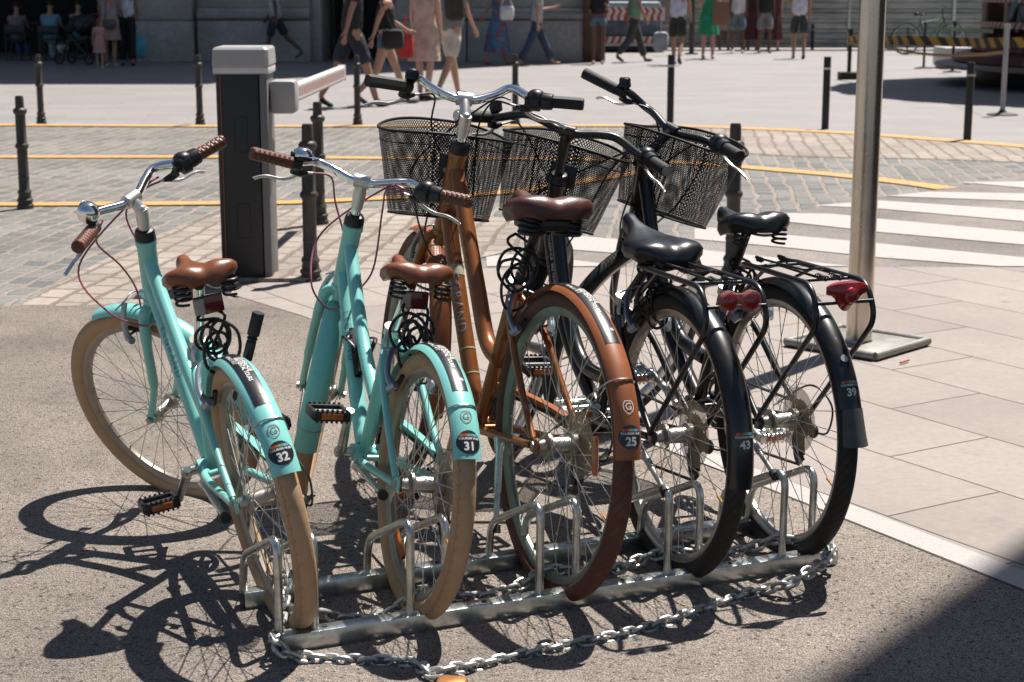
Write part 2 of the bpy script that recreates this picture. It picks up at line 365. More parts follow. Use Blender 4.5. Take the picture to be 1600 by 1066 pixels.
# ---------------------------------------------------------------- bicycles
def V3(x, z, y=0): return Vector((x, y, z))
def make_tyre(name, cx, cz, Rw, rt, m, parent, nrep, xf):
    k = 20; prof = []
    for i in range(k):
        a = math.pi + 2 * math.pi * (i + .5) / k      # seam on the inside
        prof.append((Rw - rt + rt * math.cos(a), rt * 1.02 * math.sin(a)))
    return MB().lathe(prof, (cx, 0, cz), (0, 1, 0), 96, closed=True, U=float(nrep)).xf(xf).build(name, m, parent)
def wheel(bike, name, p, cx, cz, rear, xf):
    Rw, rt = p['R'], p['rt']
    # rim is the wheel's own mesh
    ro = Rw - 2 * rt + .007; ri = ro - .022; hw = .0125
    rim = MB().lathe([(ro, -hw), (ro, hw), (ro - .006, hw), (ri + .006, hw * .85), (ri, hw * .35), (ri, -hw * .35), (ri + .006, -hw * .85), (ro - .006, -hw)], (cx, 0, cz), (0, 1, 0), 72, closed=True)
    W = rim.xf(xf).build(name, p['rim'], bike)
    make_tyre('tyre', cx, cz, Rw, rt, p['tyre'], W, p['treads'], xf)
    sp = MB(); c = Vector((cx, 0, cz)); n = 36; ph = random.random()
    for i in range(n):
        side = 1 if i % 2 else -1; k = i // 2; a = 2 * math.pi * i / n + ph
        cross = .62 if k % 2 else -.62
        fr = .026 if rear else .020; fy = (.030 if side > 0 else .024) if rear else .033
        q = Vector((math.cos(a + cross * 1.6) * fr, side * fy, math.sin(a + cross * 1.6) * fr))
        e = Vector((math.cos(a) * ri, side * .003, math.sin(a) * ri))
        sp.tube([c + q, c + e], .00105, 5, caps=False)
        sp.tube([c + e * .975, c + e], .0022, 5, caps=False)
    sp.xf(xf).build('spokes', M['steel'], W)
    h = MB()
    if rear: h.lathe([(.004, -.045), (.026, -.043), (.028, -.026), (.019, -.022), (.018, .020), (.024, .026), (.030, .027), (.030, .033), (.016, .036), (.012, .052), (.004, .053)], c, (0, 1, 0), 28)
    else: h.lathe([(.004, -.046), (.012, -.044), (.022, -.036), (.023, -.030), (.015, -.026), (.014, .026), (.023, .030), (.022, .036), (.012, .044), (.004, .046)], c, (0, 1, 0), 24)
    h.cyl(c + Vector((0, -.068, 0)), c + Vector((0, .068, 0)), .0048, 10)
    for s in (-1, 1): h.cyl(c + Vector((0, s * .058, 0)), c + Vector((0, s * .067, 0)), .0095, 6)
    h.xf(xf).build('hub', M['hub'], W)
    if rear:
        MB().lathe([(.020, -.0445), (.078, -.0475), (.080, -.046), (.078, -.0445), (.020, -.0415)], c, (0, 1, 0), 40).xf(xf).build('spoke_protector', M['disc'], W)
        cs = MB()
        for i, r in enumerate((.052, .047, .042, .037, .032, .027)):
            y = -.049 - i * .0035; pr = []
            m_ = MB().lathe([(.012, y - .0009), (r, y - .0009), (r, y + .0009), (.012, y + .0009)], c, (0, 1, 0), 48)
            for j, q in enumerate(m_.v):
                d = Vector(q) - c; rr = math.hypot(d.x, d.z)
                if rr > .02 and (j // 4) % 2: f = (rr - .005) / rr; m_.v[j] = (c.x + d.x * f, q[1], c.z + d.z * f)
            cs.add(m_.v, m_.f)
        cs.xf(xf).build('sprockets', M['darkmetal'], W)
    # valve and side reflector
    a = R(p.get('valve', 200)); e = Vector((math.cos(a), 0, math.sin(a)))
    MB().cyl(c + e * ri, c + e * (ri - .035), .003, 8).xf(xf).build('valve', M['brass'], W)
    if rear and p.get('orange'):
        for oa in p['orange']:
            a = R(oa); e = Vector((math.cos(a), 0, math.sin(a))); t = Vector((-e.z, 0, e.x)); o = c + e * (Rw * .62) + Vector((0, .012, 0))
            rf = MB(); rows = []
            for i in range(9):
                q = (i / 8 - .5); wv = .013 * (1 - (2 * q) ** 4 * .6)
                rows.append([o + t * (q * .085) + e * (s_ * wv) + Vector((0, yy, 0)) for s_, yy in ((-1, 0), (-.7, .005), (.7, .005), (1, 0), (.7, -.003), (-.7, -.003))])
            rf.grid(rows, closed=True).xf(xf).build('wheel_reflector', M['orange_lens'], W)
    return W
def fend_fn(c, Rf, hw, drop=.016):
    def f(phi, y, lift=0.0):
        t = min(1.0, abs(y) / hw); r = Rf - drop * t ** 2.6 + lift
        return Vector((c.x - math.cos(phi) * r, y, c.z + math.sin(phi) * r))
    return f
def fender(bike, name, c, Rf, hw, a0, a1, m, xf, drop=.016):
    f = fend_fn(c, Rf, hw, drop); mb = MB(); n = int((a1 - a0) / 3) + 2; ys = [-1, -.985, -.9, -.7, -.4, 0, .4, .7, .9, .985, 1]
    rows = []
    for i in range(n):
        phi = R(a0 + (a1 - a0) * i / (n - 1)); top = [f(phi, hw * t) for t in ys]; bot = [f(phi, hw * t * .965, -.0018) for t in ys[::-1]]
        rows.append(top + bot)
    mb.grid(rows, closed=True); k = len(rows[0])
    mb.add([], []); 
    n0 = 0; mb.f.append(tuple(range(k))); mb.mi.append(0); mb.f.append(tuple((n - 1) * k + j for j in range(k))[::-1]); mb.mi.append(0)
    mb.uv = None
    return mb.xf(xf).build(name, m, bike), f
def patch(f, phi0, phi1, y0, y1, lift, nx=8, ny=6, shape=None):
    rows = []
    for i in range(nx + 1):
        ph = phi0 + (phi1 - phi0) * i / nx
        rows.append([f(ph, y0 + (y1 - y0) * j / ny, lift) for j in range(ny + 1)])
    mb = MB().grid(rows); mb.uv = None; return mb
def on_fender(f, Rf, phi_c, items, hw):
    """items: list of (verts2d, faces, dx, dy, lift, material). text x -> -y, text y -> phi"""
    for vs, fs, dx, dy, lift, m, nm, par, xf in items:
        mb = MB().add([f(phi_c + (y + dy) / Rf, -(x + dx), lift) for x, y in vs], fs); mb.xf(xf).build(nm, m, par, smooth=False)
def disc2d(r, n=40, sx=1, rings=5):
    vs = [(0, 0)]; fs = []
    for k in range(1, rings + 1):
        for i in range(n): a = 2 * math.pi * i / n; vs.append((r * k / rings * math.cos(a) * sx, r * k / rings * math.sin(a)))
    for i in range(n): fs.append((0, 1 + i, 1 + (i + 1) % n))
    for k in range(1, rings):
        for i in range(n): a = 1 + (k - 1) * n; fs.append((a + i, a + n + i, a + n + (i + 1) % n, a + (i + 1) % n))
    return vs, fs
def rect2d(w_, h_, nx=6, ny=6):
    vs = [(-w_ / 2 + w_ * i / nx, -h_ / 2 + h_ * j / ny) for j in range(ny + 1) for i in range(nx + 1)]
    fs = [(j * (nx + 1) + i, j * (nx + 1) + i + 1, (j + 1) * (nx + 1) + i + 1, (j + 1) * (nx + 1) + i) for j in range(ny) for i in range(nx)]
    return vs, fs
def number_sticker(par, f, Rf, hw, phi, num, xf, rad=.0255, square=False):
    st = patch(f, phi - rad / Rf, phi + rad / Rf, -rad, rad, .0006) if square else None
    vs, fs = disc2d(rad)
    b = MB().add([f(phi + y / Rf, -x, .0007) for x, y in vs], fs).xf(xf).build('number_sticker', M['st_black'], par, label='round black sticker with the white number ' + num)
    it = [(*text2d(num, .0245, .035), 0, -.0095, .0012, M['st_white'], 'digits', b, xf), (*text2d('TOURISM HUB', .0066, .03), 0, .0075, .0012, M['st_white'], 'lettering', b, xf)]
    for i in range(7):
        it.append((*rect2d(.0052, .0055, 1, 1), (i - 3) * .0054, .0148, .0012, M['sq%d' % i], 'colour_square', b, xf))
    on_fender(f, Rf, phi, it, hw)
def strip_sticker(par, f, Rf, hw, p0, p1, xf, hw2=.017):
    b = patch(f, R(p0), R(p1), -hw2, hw2, .0006, 24, 6).xf(xf).build('strip_sticker', M['st_black'], par)
    it = []; L = R(p1 - p0) * Rf; mid = R((p0 + p1) / 2)
    def col(s, size, along, across, m=M['st_white']):
        vs, fs = text2d(s, size, .02)
        it.append(([(across + y, along - x) for x, y in vs], fs, 0, 0, .0012, m, 'lettering', b, xf))
    col('TOURISM HUB', .0130, -L * .04, .0095); col('BIKE RENTAL TOURS', .0125, -L * .10, -.0005); col('+34 956 21 18 17', .0100, L * .08, -.0100)
    col('@', .009, -L * .40, .009)
    it.append((*rect2d(.012, .016, 2, 3), -.006, L * .40, .0012, M['sq1'], 'colour_square', b, xf)); it.append((*rect2d(.012, .012, 2, 2), .006, L * .40, .0012, M['sq5'], 'colour_square', b, xf))
    it.append((*rect2d(.008, .022, 2, 3), -.012, L * .33, .0012, M['st_white'], 'colour_square', b, xf))
    on_fender(f, Rf, mid, it, hw)
def saddle(bike, c, m, width=.205, length=.27, tilt=0, sag=1.0, xf=lambda v: v, thick=.05):
    """broad padded saddle; nose towards +x"""
    ns, nc = 26, 23; rows = []
    for i in range(ns + 1):
        t = i / ns; x = -length * .42 + t * length
        w_ = width / 2
        if t < .16: hw = w_ * (.45 + .55 * math.sin(math.pi / 2 * t / .16))
        elif t < .34: hw = w_
        else:
            q = (t - .34) / .66; e = .5 + .5 * math.cos(math.pi * min(1, q * 1.25)); hw = w_ * (.20 + .80 * e)
        if t > .93: hw *= math.sqrt(max(.02, 1 - ((t - .93) / .07) ** 2 * .9))
        zt = .012 * math.cos(math.pi * (t - .12) * 1.3) + .010 * max(0, t - .7) / .3 - .014 * math.exp(-((t - .48) / .2) ** 2)
        if t < .12: zt -= .02 * ((.12 - t) / .12) ** 2
        if t > .93: zt -= .012 * ((t - .93) / .07) ** 2
        th = thick * (1 - .28 * t) * (.45 + .55 * min(1, t / .14)); row = []
        for j in range(nc + 1):
            u = j / nc * 2 - 1; au = abs(u)
            if au < .78:
                y = u / .78 * hw * .92; z = zt - .010 * (au / .78) ** 3 - .0085 * sag * math.exp(-(y / .022) ** 2) * (1 - t * .6)
            else:
                q = (au - .78) / .22; y = math.copysign(hw * (.92 + .10 * math.sin(math.pi * min(1, q * 1.1)) - .05 * q * q), u); z = zt - .010 - th * q
            row.append(Vector((x, y, z)))
        rows.append(row)
    # close underneath
    full = [r + [Vector((p.x, p.y * .75, p.z + .004)) for p in (r[-1], r[0])] for r in rows]
    mb = MB().grid(full, closed=True); k = len(full[0]); mb.uv = None
    mb.f.append(tuple(range(k))); mb.mi.append(0); mb.f.append(tuple(ns * k + j for j in range(k))[::-1]); mb.mi.append(0)
    ct, st = math.cos(tilt), math.sin(tilt)
    T = lambda v: xf(Vector((c[0] + v.x * ct - v.z * st, v.y, c[1] + v.x * st + v.z * ct)))
    S = mb.xf(T).build('saddle', m, bike, ang=60)
    r = MB()
    for s in (-1, 1): r.tube([T(Vector(q)) for q in spline([(-.085, s * .045, -.045), (-.04, s * .028, -.055), (.03, s * .022, -.058), (.09, s * .018, -.045), (.135, s * .010, -.028)], 4)], .0035, 8)
    r.build('saddle_rails', M['steel'], S)
    for s in (-1, 1):
        e = MB(); pts = [T(Vector((-.075 + .017 * math.cos(a * .9), s * .052 + .017 * math.sin(a * .9), -.028 - .04 * a / 25))) for a in range(0, 26)]
        e.tube(spline(pts, 2), .0032, 7); e.build('saddle_spring', M['black'], S)
    return S, T
def basket_mesh():
    """wire mesh basket, mesh cells are real holes; local origin = middle of the back at rim height, +x forwards"""
    def ring(t, a):
        # t 0 bottom .. 1 top ; superellipse plan
        wy = .135 + .045 * t; wx = .095 + .040 * t; n = 2.7 
        ca, sa = math.cos(a), math.sin(a)
        x = wx * math.copysign(abs(ca) ** (2 / n), ca); y = wy * math.copysign(abs(sa) ** (2 / n), sa)
        zt = -.006 + .022 * ca + .010 * math.cos(2 * a)   # rim dips towards the bars
        z = -.235 + t * (.235 + zt)
        return Vector((x + .125, y, z))
    na, nz = 184, 44; mb = MB(); q = .39
    for i in range(nz):
        for j in range(na):
            o = .5 * (i % 2)
            def P(dj, di):
                a = 2 * math.pi * (j + o + dj) / na; t = min(1, max(0, (i + 1 + di) / (nz + 1))); return ring(t, a)
            c8 = []; d8 = []
            for dj, di in ((-.5, 0), (0, -1), (.5, 0), (0, 1)): c8.append(P(dj, di)); d8.append(P(dj * (1 - q), di * (1 - q)))
            mb.add(c8 + d8, [(0, 1, 5, 4), (1, 2, 6, 5), (2, 3, 7, 6), (3, 0, 4, 7)])
    # floor grid
    for i in range(-16, 17):
        for s in (0, 1):
            L_ = .125 if s == 0 else .09; Wd = .09 if s == 0 else .125; off = i / 16 * L_
            if abs(off) > L_ * .97: continue
            ln = Wd * (1 - abs(off / L_) ** 2.7) ** (1 / 2.7)
            a = Vector((.125 - ln, off, -.235)) if s == 0 else Vector((.125 + off, -ln, -.2345)); b = Vector((.125 + ln, off, -.235)) if s == 0 else Vector((.125 + off, ln, -.2345))
            mb.tube([a, b], .0009, 3, caps=False)
    mb.uv = None
    rim = MB().tube([ring(1, 2 * math.pi * i / 60) for i in range(60)], .0042, 8, closed=True)
    rim.tube([ring(0, 2 * math.pi * i / 60) for i in range(60)], .003, 6, closed=True)
    rim.tube([ring(.86, 2 * math.pi * i / 60) * .998 for i in range(60)], .0016, 5, closed=True)
    for a in (math.pi * .93, math.pi * 1.07): rim.tube([ring(t / 8, a) for t in range(9)], .002, 6)
    rim.uv = None
    return mb, rim
_bk = []
def cable(bike, pts, m, r=.0026, name='cable', n=8):
    return MB().tube(spline(pts, n), r, 7).build(name, m, bike)

def axrot(axis, t): return Quaternion(axis, t)
def make_bike(p):
    B = empty('bicycle', (p['pos'][0], p['pos'][1], 0), 0, p['label'], 'bicycle', p.get('group'))
    B.rotation_mode = 'QUATERNION'
    B.rotation_quaternion = Quaternion((0, 0, 1), R(p['yaw'])) @ Quaternion((1, 0, 0), -R(p['lean']))
    Rw = p['R']; rc = V3(0, Rw); BB = V3(*p['BB']); HT = V3(*p['HT']); HB = V3(*p['HB']); SCp = V3(*p['SC']); SAD = p['SAD']; BAR = V3(*p['BAR']); FH = V3(*p['FH'])
    ax = (HT - HB).normalized(); piv = HT.copy(); q = axrot(ax, R(p['steer']))
    I = lambda v: v
    ST = lambda v: piv + q @ (v - piv)
    fm = p['paint']; style = p['style']
    # ---- frame
    F = MB(); tr = p.get('tr', .019)
    F.cyl(HB - ax * .012, HT, tr * 1.02 + .003, 24); F.lathe([(tr + .001, 0), (tr + .006, .002), (tr + .006, .016), (tr + .003, .018)], HT - ax * .018, ax, 24)
    F.lathe([(tr + .003, 0), (tr + .006, .002), (tr + .006, .014), (tr + .002, .016)], HB - ax * .012, ax, 24)
    seat_dir = (SCp - BB).normalized()
    F.cyl(BB, SCp, .0165, 20); F.cyl(BB + Vector((0, -.036, 0)), BB + Vector((0, .036, 0)), .021, 20)
    down = p['down']; top = p['top']
    F.tube(spline([V3(*a) for a in down], 7), [tr * 1.0] * ((len(down) - 1) * 7 + 1), 20)
    F.tube(spline([V3(*a) for a in top], 8), [tr * p.get('topr', .9)] * ((len(top) - 1) * 8 + 1), 20)
    for s in (-1, 1):
        j = BB + seat_dir * ((SCp - BB).length * p.get('stay', .93))
        F.tube(spline([j + Vector((-.005, s * .012, 0)), j * .78 + rc * .22 + Vector((-.02, s * .040, 0)), j * .35 + rc * .65 + Vector((0, s * .052, 0)), rc + Vector((.012, s * .060, .012))], 6), [.0095] * 7 + [.009] * 6 + [.008] * 6, 12)
        F.tube(spline([BB + Vector((-.01, s * .018, 0)), BB * .72 + rc * .28 + Vector((0, s * .045, -.004)), rc + Vector((.02, s * .060, -.004))], 7), [.012 - .0035 * i / 14 for i in range(15)], 12)
        d = MB().box(rc.x + .002, s * .0605, rc.z, .038, .006, .034, bev=.0025); F.add(d.v, d.f)
    d = MB().tube([BB * .8 + rc * .2 + Vector((0, -.03, 0)), BB * .8 + rc * .2 + Vector((0, .03, 0))], .008, 10); F.add(d.v, d.f)
    F.uv = None
    FR = F.xf(I).build('frame', fm, B, ang=50)
    # lettering along the down tube, facing the bicycle's left
    if p.get('word'):
        P0 = V3(*p['word'][0]); P1 = V3(*p['word'][1]); dd = (P1 - P0).normalized(); mid = (P0 + P1) / 2; upv = Vector((0, -1, 0)).cross(dd)
        if upv.x > 0: upv = -upv
        size = p['word'][2]; ang0 = p['word'][3]; rr = tr + .0007
        vs, fs = text2d('LEGRAND', size, -.012 if style == 'mint' else .0, 1.25)
        def wrap(v2):
            x, y = v2; a = ang0 + y / rr
            return mid + dd * x + Vector((0, 1, 0)) * (math.cos(a) * rr) + upv * (math.sin(a) * rr)
        MB().add([wrap(a) for a in vs], fs).build('lettering', p['word'][4], FR, smooth=False)
    if p.get('tape'):
        for a, wd in p['tape']:
            P0 = V3(*down[0]); 
            pts = spline([V3(*a_) for a_ in down], 7); k = int(a * (len(pts) - 2)); d_ = (pts[k + 1] - pts[k]).normalized()
            MB().tube([pts[k] - d_ * wd / 2, pts[k] + d_ * wd / 2], tr + .0008, 22, caps=False).build('tape_band', M['tape'], FR)
    # ---- wheels
    wheel(B, 'rear_wheel', p, 0, Rw, True, I)
    wheel(B, 'front_wheel', p, FH.x, FH.z, False, ST)
    # ---- fork
    K = MB(); crown = HB - ax * .030
    fr = .0125 if style != 'black' else .0115
    for s in (-1, 1):
        K.tube([ST(v) for v in spline([crown + Vector((0, s * .010, .012)), crown + Vector((.006, s * .036, 0)), crown * .72 + FH * .28 + Vector((.004 - .008, s * .047, 0)), crown * .3 + FH * .7 + Vector((-.018, s * .051, 0)), FH + Vector((-.004, s * .053, .010))], 6)], [fr * 1.05] * 6 + [fr * 1.15] * 6 + [fr] * 6 + [fr * .75] * 7, 14)
        b = MB().box(FH.x, s * .054, FH.z, .026, .005, .028, bev=.002).xf(ST); K.add(b.v, b.f)
    K.cyl(ST(crown - ax * .012), ST(HB - ax * .01), .017, 18)
    if style == 'black': K.sphere(ST(crown), .026, 8, (1, 1.3, .8))
    K.uv = None; FK = K.build('fork', fm, B, ang=50)
    # ---- headset, stem, bar
    MB().lathe([(tr + .001, 0), (tr + .0055, .002), (tr + .004, .02), (tr + .001, .026), (.0135, .028)], HT, ax, 24).build('headset_cap', M['black'], B)
    bm_ = M['chrome'] if style != 'black' else M['blackpaint']; sm_ = M['satin'] if style != 'black' else M['blackpaint']
    b_, w_, u_ = p['bar']
    fwd = Vector((1, 0, 0)); elbow = HT + ax * ((BAR - HT).dot(ax) - p.get('stemdrop', .03))
    S_ = MB(); S_.cyl(HT, elbow - ax * .02, .0122, 18); S_.uv = None
    stem = S_.xf(ST).build('stem', M['chrome'] if style != 'black' else M['blackpaint'], B)
    T_ = MB(); T_.tube([ST(v) for v in (elbow - ax * .045, elbow - ax * .01, elbow + ax * .012)], [.0145, .0165, .0150], 18)
    T_.tube([ST(v) for v in (elbow + ax * .0, elbow * .5 + BAR * .5 + ax * .004, BAR)], [.0150, .0140, .0150], 16)
    T_.cyl(ST(BAR + Vector((0, -.020, 0))), ST(BAR + Vector((0, .020, 0))), .0175, 22)
    T_.sphere(ST(elbow + ax * .014), .011, 8, (1, 1, .6)); T_.uv = None
    T_.build('stem_clamp', sm_, stem)
    def barpt(s):
        E_ = Vector((-b_, w_, u_)); I0 = E_ + p.get('gripdir', Vector((.045, -.095, -.004)))
        pts = [(0, 0, 0), (.003, .030, 0), (.016, w_ * .30, .010 + p.get('rise', .02) * .2), (.020, w_ * .46, p.get('rise', .02)), (I0.x * .6 + .004, I0.y * .87, I0.z + .006), tuple(I0), tuple(E_)]
        return [BAR + Vector((a, s * bb, c_)) for a, bb, c_ in pts], BAR + Vector((I0.x, s * I0.y, I0.z)), BAR + Vector((E_.x, s * E_.y, E_.z))
    H = MB(); L_, gi, ge = barpt(1); R_, gi2, ge2 = barpt(-1)
    path = [ST(v) for v in spline(L_[::-1] + R_[1:], 7)]
    H.tube(path, .0112, 18); H.uv = None
    HBo = H.build('handlebar', bm_, B)
    for s, a, e in ((1, gi, ge), (-1, gi2, ge2)):
        a, e = ST(a), ST(e); d = (e - a).normalized(); a2 = a.lerp(e, .0 if s > 0 or not p.get('shifter', True) else .22)
        if p['grip'] == 'hex': g = MB().tube([a2, a2 + d * .004, e - d * .003, e + d * .003], [.0175, .0165, .0168, .0155], 7)
        else: g = MB().tube([a2 - d * .002, a2, a2 + d * .003, e - d * .003, e + d * .002, e + d * .004], [.0145, .0165, .0162, .0165, .0155, .010], 20)
        g.build('grip', M['grip_brown'] if p['grip'] == 'brown' else M['blackrub'], HBo)
        if p.get('endcap') : MB().cyl(e + d * .003, e + d * .0055, .0135, 16).build('bar_end_plug', M['alu'], HBo)
        # brake lever: clamp, body, blade
        fw = (q @ Vector((1, 0, 0))); dn = Vector((0, 0, -1)); dp = (fw * .72 + dn * .70).normalized()
        o = a - d * (.012 if s > 0 else .03); bl = MB(); bl.cyl(o - d * .012, o + d * .010, .0158, 16); bl.tube([o, o + dp * .018, o + dp * .034 - d * .004], [.012, .0115, .009], 10, flat=.8)
        bl.tube([o + dp * .030 + d * .012, o + dp * .033 - d * .012, o + dp * .026 - d * .032], [.009, .010, .005], 10); bl.uv = None
        LV = bl.build('brake_lever', M['black'], HBo)
        k0 = o + dp * .038; bd = MB().tube(spline([k0 - d * .006, k0 + d * .014 + dp * .020, k0 + d * .044 + dp * .034, k0 + d * .080 + dp * .036, k0 + d * .104 + dp * .048, k0 + d * .114 + dp * .056], 5), [.0080] * 10 + [.0070] * 15 + [.0078], 10, flat=.6)
        bd.uv = None; bd.build('lever_blade', M['satin'], LV)
        MB().cyl(o + dp * .026 - d * .030, o + dp * .022 - d * .046, .0032, 8).build('cable_adjuster', M['alu'], LV)
        p['lv%d' % s] = (B, o + dp * .022 - d * .046, -d)
        if s < 0 and p.get('shifter', True):
            sh = MB().tube([a - d * .030, a - d * .026, a - d * .004, a, a + d * .006, a + d * .028, a + d * .030], [.018, .0265, .0275, .021, .0225, .0205, .017], 22)
            c_ = a - d * .015 + Vector((0, 0, .012)); sh.sphere(c_, .024, 9, (1, 1, .75)); sh.uv = None
            SH = sh.build('gear_shifter', M['black'], HBo)
            MB().sphere(c_ + Vector((0, 0, .007)), .0125, 9, (1, 1, .7)).build('gear_window', M['tape'] if style == 'mint' else M['alu'], SH)
    # bell
    a, d = ST(gi), (ST(ge) - ST(gi)).normalized(); o = a - d * .028
    if p['bell'] == 'ball':
        o = a - d * .002; bc = o + Vector((0, 0, .042)) - (q @ Vector((1, 0, 0))) * 0 
        MB().sphere(bc, .0265, 16).build('bell', M['chrome'], HBo)
        k = MB(); k.tube([bc + Quaternion((0, 0, 1), .5) @ Vector((.0268 * math.cos(t) * .35, .0268 * math.sin(t) * .2 + .0268 * .55 * math.sin(t), .0268 * math.cos(t))) * 1.005 for t in [i / 12 * 2 * math.pi for i in range(12)]], .003, 6, closed=True)
        k.cyl(o, bc, .005, 8); k.uv = None; k.build('bell_slot', M['black'], HBo)
    elif p['bell'] == 'dome':
        bc = o + Vector((0, 0, .022))
        MB().lathe([(.0001, .022), (.012, .021), (.022, .014), (.0255, .004), (.0255, 0), (.010, -.002)], bc, (0, 0, 1), 28).build('bell', M['chrome'], HBo)
        k = MB().lathe([(.010, -.004), (.024, -.004), (.024, -.010), (.008, -.012)], bc, (0, 0, 1), 20); k.cyl(bc + d * .02, bc + d * .031, .006, 8); k.uv = None; k.build('bell_base', M['black'], HBo)
    else:
        bc = o + Vector((0, 0, .020))
        k = MB().lathe([(.0001, .026), (.013, .026), (.0165, .022), (.0165, .010), (.018, .008), (.018, 0), (.006, -.010)], bc, (0, 0, 1), 24); k.box(bc.x, bc.y, bc.z + .012, .012, .04, .010, Matrix.Rotation(R(p['yaw']), 3, 'Z')) if p['bell'] == 'lever' else None
        k.uv = None; k.build('bell', M['black'], HBo)
        if p['bell'] == 'ring': MB().lathe([(.006, .0265), (.010, .0268), (.010, .0262), (.006, .026)], bc, (0, 0, 1), 20, closed=True).build('bell_ring', M['alu'], HBo)
    # ---- cables
    cm = p['cable']; Lc = p['lv1'][1]; Rc = p['lv-1'][1]; dl = p['lv1'][2]; dr = p['lv-1'][2]
    fwd_s = q @ Vector((1, 0, 0)); hx = HT
    cable(B, [Lc, Lc + dl * .05, Lc.lerp(hx, .5) + fwd_s * .09 + Vector((0, 0, -.015)), hx + fwd_s * .075 + Vector((0, .02, -.06)), ST(crown) + fwd_s * .05 + Vector((0, 0, .05)), ST(crown) + Vector((.03, .03, -.03))], cm, name='brake_cable')
    cable(B, [Rc, Rc + dr * .05, Rc.lerp(hx, .45) + fwd_s * .10 + Vector((0, 0, -.02)), hx + fwd_s * .06 + Vector((0, -.06, -.12)), HB + Vector((-.03, -.03, -.02)), V3(*down[1]) + Vector((.0, -.022, 0))], cm, name='brake_cable')
    cable(B, [Rc + Vector((0, 0, .012)), Rc + dr * .06, hx + fwd_s * .12 + Vector((0, .09, -.04)), hx + fwd_s * .04 + Vector((0, .10, -.16)), HB + Vector((-.02, .04, -.06)), V3(*down[1]) + Vector((.0, .022, 0))], cm, name='gear_cable')
    # ---- seatpost and saddle
    sp_top = Vector((SAD[0] + .0, 0, SAD[1] - .055)); 
    K = MB(); K.cyl(SCp - seat_dir * .02, SCp.lerp(sp_top, 1.0), .0125, 16); K.uv = None
    PO = K.build('seatpost', M['chrome'] if style == 'mint' else M['black'], B)
    K = MB(); K.cyl(SCp - seat_dir * .010, SCp + seat_dir * .012, .0205, 20)
    K.cyl(SCp + Vector((-.022, -.014, 0)), SCp + Vector((-.022, .014, 0)), .006, 10); K.tube([SCp + Vector((-.02, .016, 0)), SCp + Vector((-.03, .024, -.02)), SCp + Vector((-.03, .022, -.048))], [.006, .005, .004], 8, flat=.6)
    K.uv = None; K.build('seat_clamp', M['alu'], PO)
    saddle(B, SAD, p['leather'], width=p.get('sadw', .20), length=p.get('sadl', .265), tilt=R(p.get('sadt', 2)), thick=p.get('sadth', .045))
    if p.get('bumper'):
        K = MB()
        for s in (-1, 1):
            K.lathe([(.030, 0), (.034, .006), (.030, .012), (.034, .018), (.030, .024), (.034, .030), (.030, .036), (.028, .05)], Vector((SAD[0] - .055, s * .045, SAD[1] - .085)), (0, 0, 1), 18)
        K.box(SAD[0] - .03, 0, SAD[1] - .060, .11, .12, .03, bev=.008); K.uv = None; K.build('saddle_bumper', M['black'], PO)
    # ---- rear fender with stickers, stay
    hw = p.get('fhw', .0285); Rf = Rw + .014
    FE, ff = fender(B, 'rear_fender', rc, Rf, hw, p['fend'][0], p['fend'][1], p['fpaint'], I)
    number_sticker(FE, ff, Rf, hw, R(p['numphi']), p['num'], I)
    if p.get('strip'): strip_sticker(FE, ff, Rf, hw, p['strip'][0], p['strip'][1], I)
    if p.get('crest'):
        vs, fs = text2d('G', .021, .01); on_fender(ff, Rf, R(p['crest'][0]), [([(x, y) for x, y in vs], fs, 0, 0, .0008, p['crest'][1], 'crest', FE, I)], hw)
        o_ = [(math.sin(t) * .0125 * (1 if math.cos(t) < 0.3 else 1), math.cos(t) * .0165 + (0 if math.cos(t) > 0 else 0)) for t in [i / 30 * 2 * math.pi for i in range(30)]]
        shp = []
        for x, y in o_: shp.append((x * (1.0 if y > 0 else max(.0, 1 - (abs(y) / .0165) ** 3 * .6)), min(y, .0135)))
        inn = [(x * .84, y * .86) for x, y in shp]; n_ = len(shp)
        on_fender(ff, Rf, R(p['crest'][0]), [(shp + inn, [(i, (i + 1) % n_, n_ + (i + 1) % n_, n_ + i) for i in range(n_)], 0, 0, .0008, p['crest'][1], 'crest', FE, I)], hw)
    if p.get('staywire', True):
        ph = R(p.get('stayphi', p['fend'][0] + 22)); w1 = MB()
        arch = [ff(ph, hw * t / 6, .0025) for t in range(-6, 7)]
        path = [rc + Vector((0, -.062, .0)), rc.lerp(arch[0], .9) + Vector((0, -.012, 0))] + arch + [rc.lerp(arch[-1], .9) + Vector((0, .012, 0)), rc + Vector((0, .062, 0))]
        MB().tube(path, .0018, 7).build('fender_stay', M['alu'], FE)
    if p.get('flap'):
        ph0, ph1 = p['flap']; rows = []
        for i in range(7):
            t = i / 6; ph = R(ph0 + (ph1 - ph0) * t)
            rows.append([ff(ph, (hw - .004 + .006 * t) * k / 4, .004 + .012 * t * t) for k in range(-4, 5)] + [ff(ph, (hw - .004 + .006 * t) * k / 4, .001 + .010 * t * t) for k in range(4, -5, -1)])
        mbf = MB().grid(rows, closed=True); mbf.uv = None; k_ = len(rows[0]); mbf.f.append(tuple(range(k_))); mbf.mi.append(0); mbf.f.append(tuple(6 * k_ + j for j in range(k_))); mbf.mi.append(0)
        mbf.build('mud_flap', M['flap'], FE)
        vs, fs = disc2d(.009, 20, rings=2); MB().add([ff(R(ph0 + 19) + y / Rf, -x, .003) for x, y in vs], fs).build('fender_reflector', M['alu'], FE)
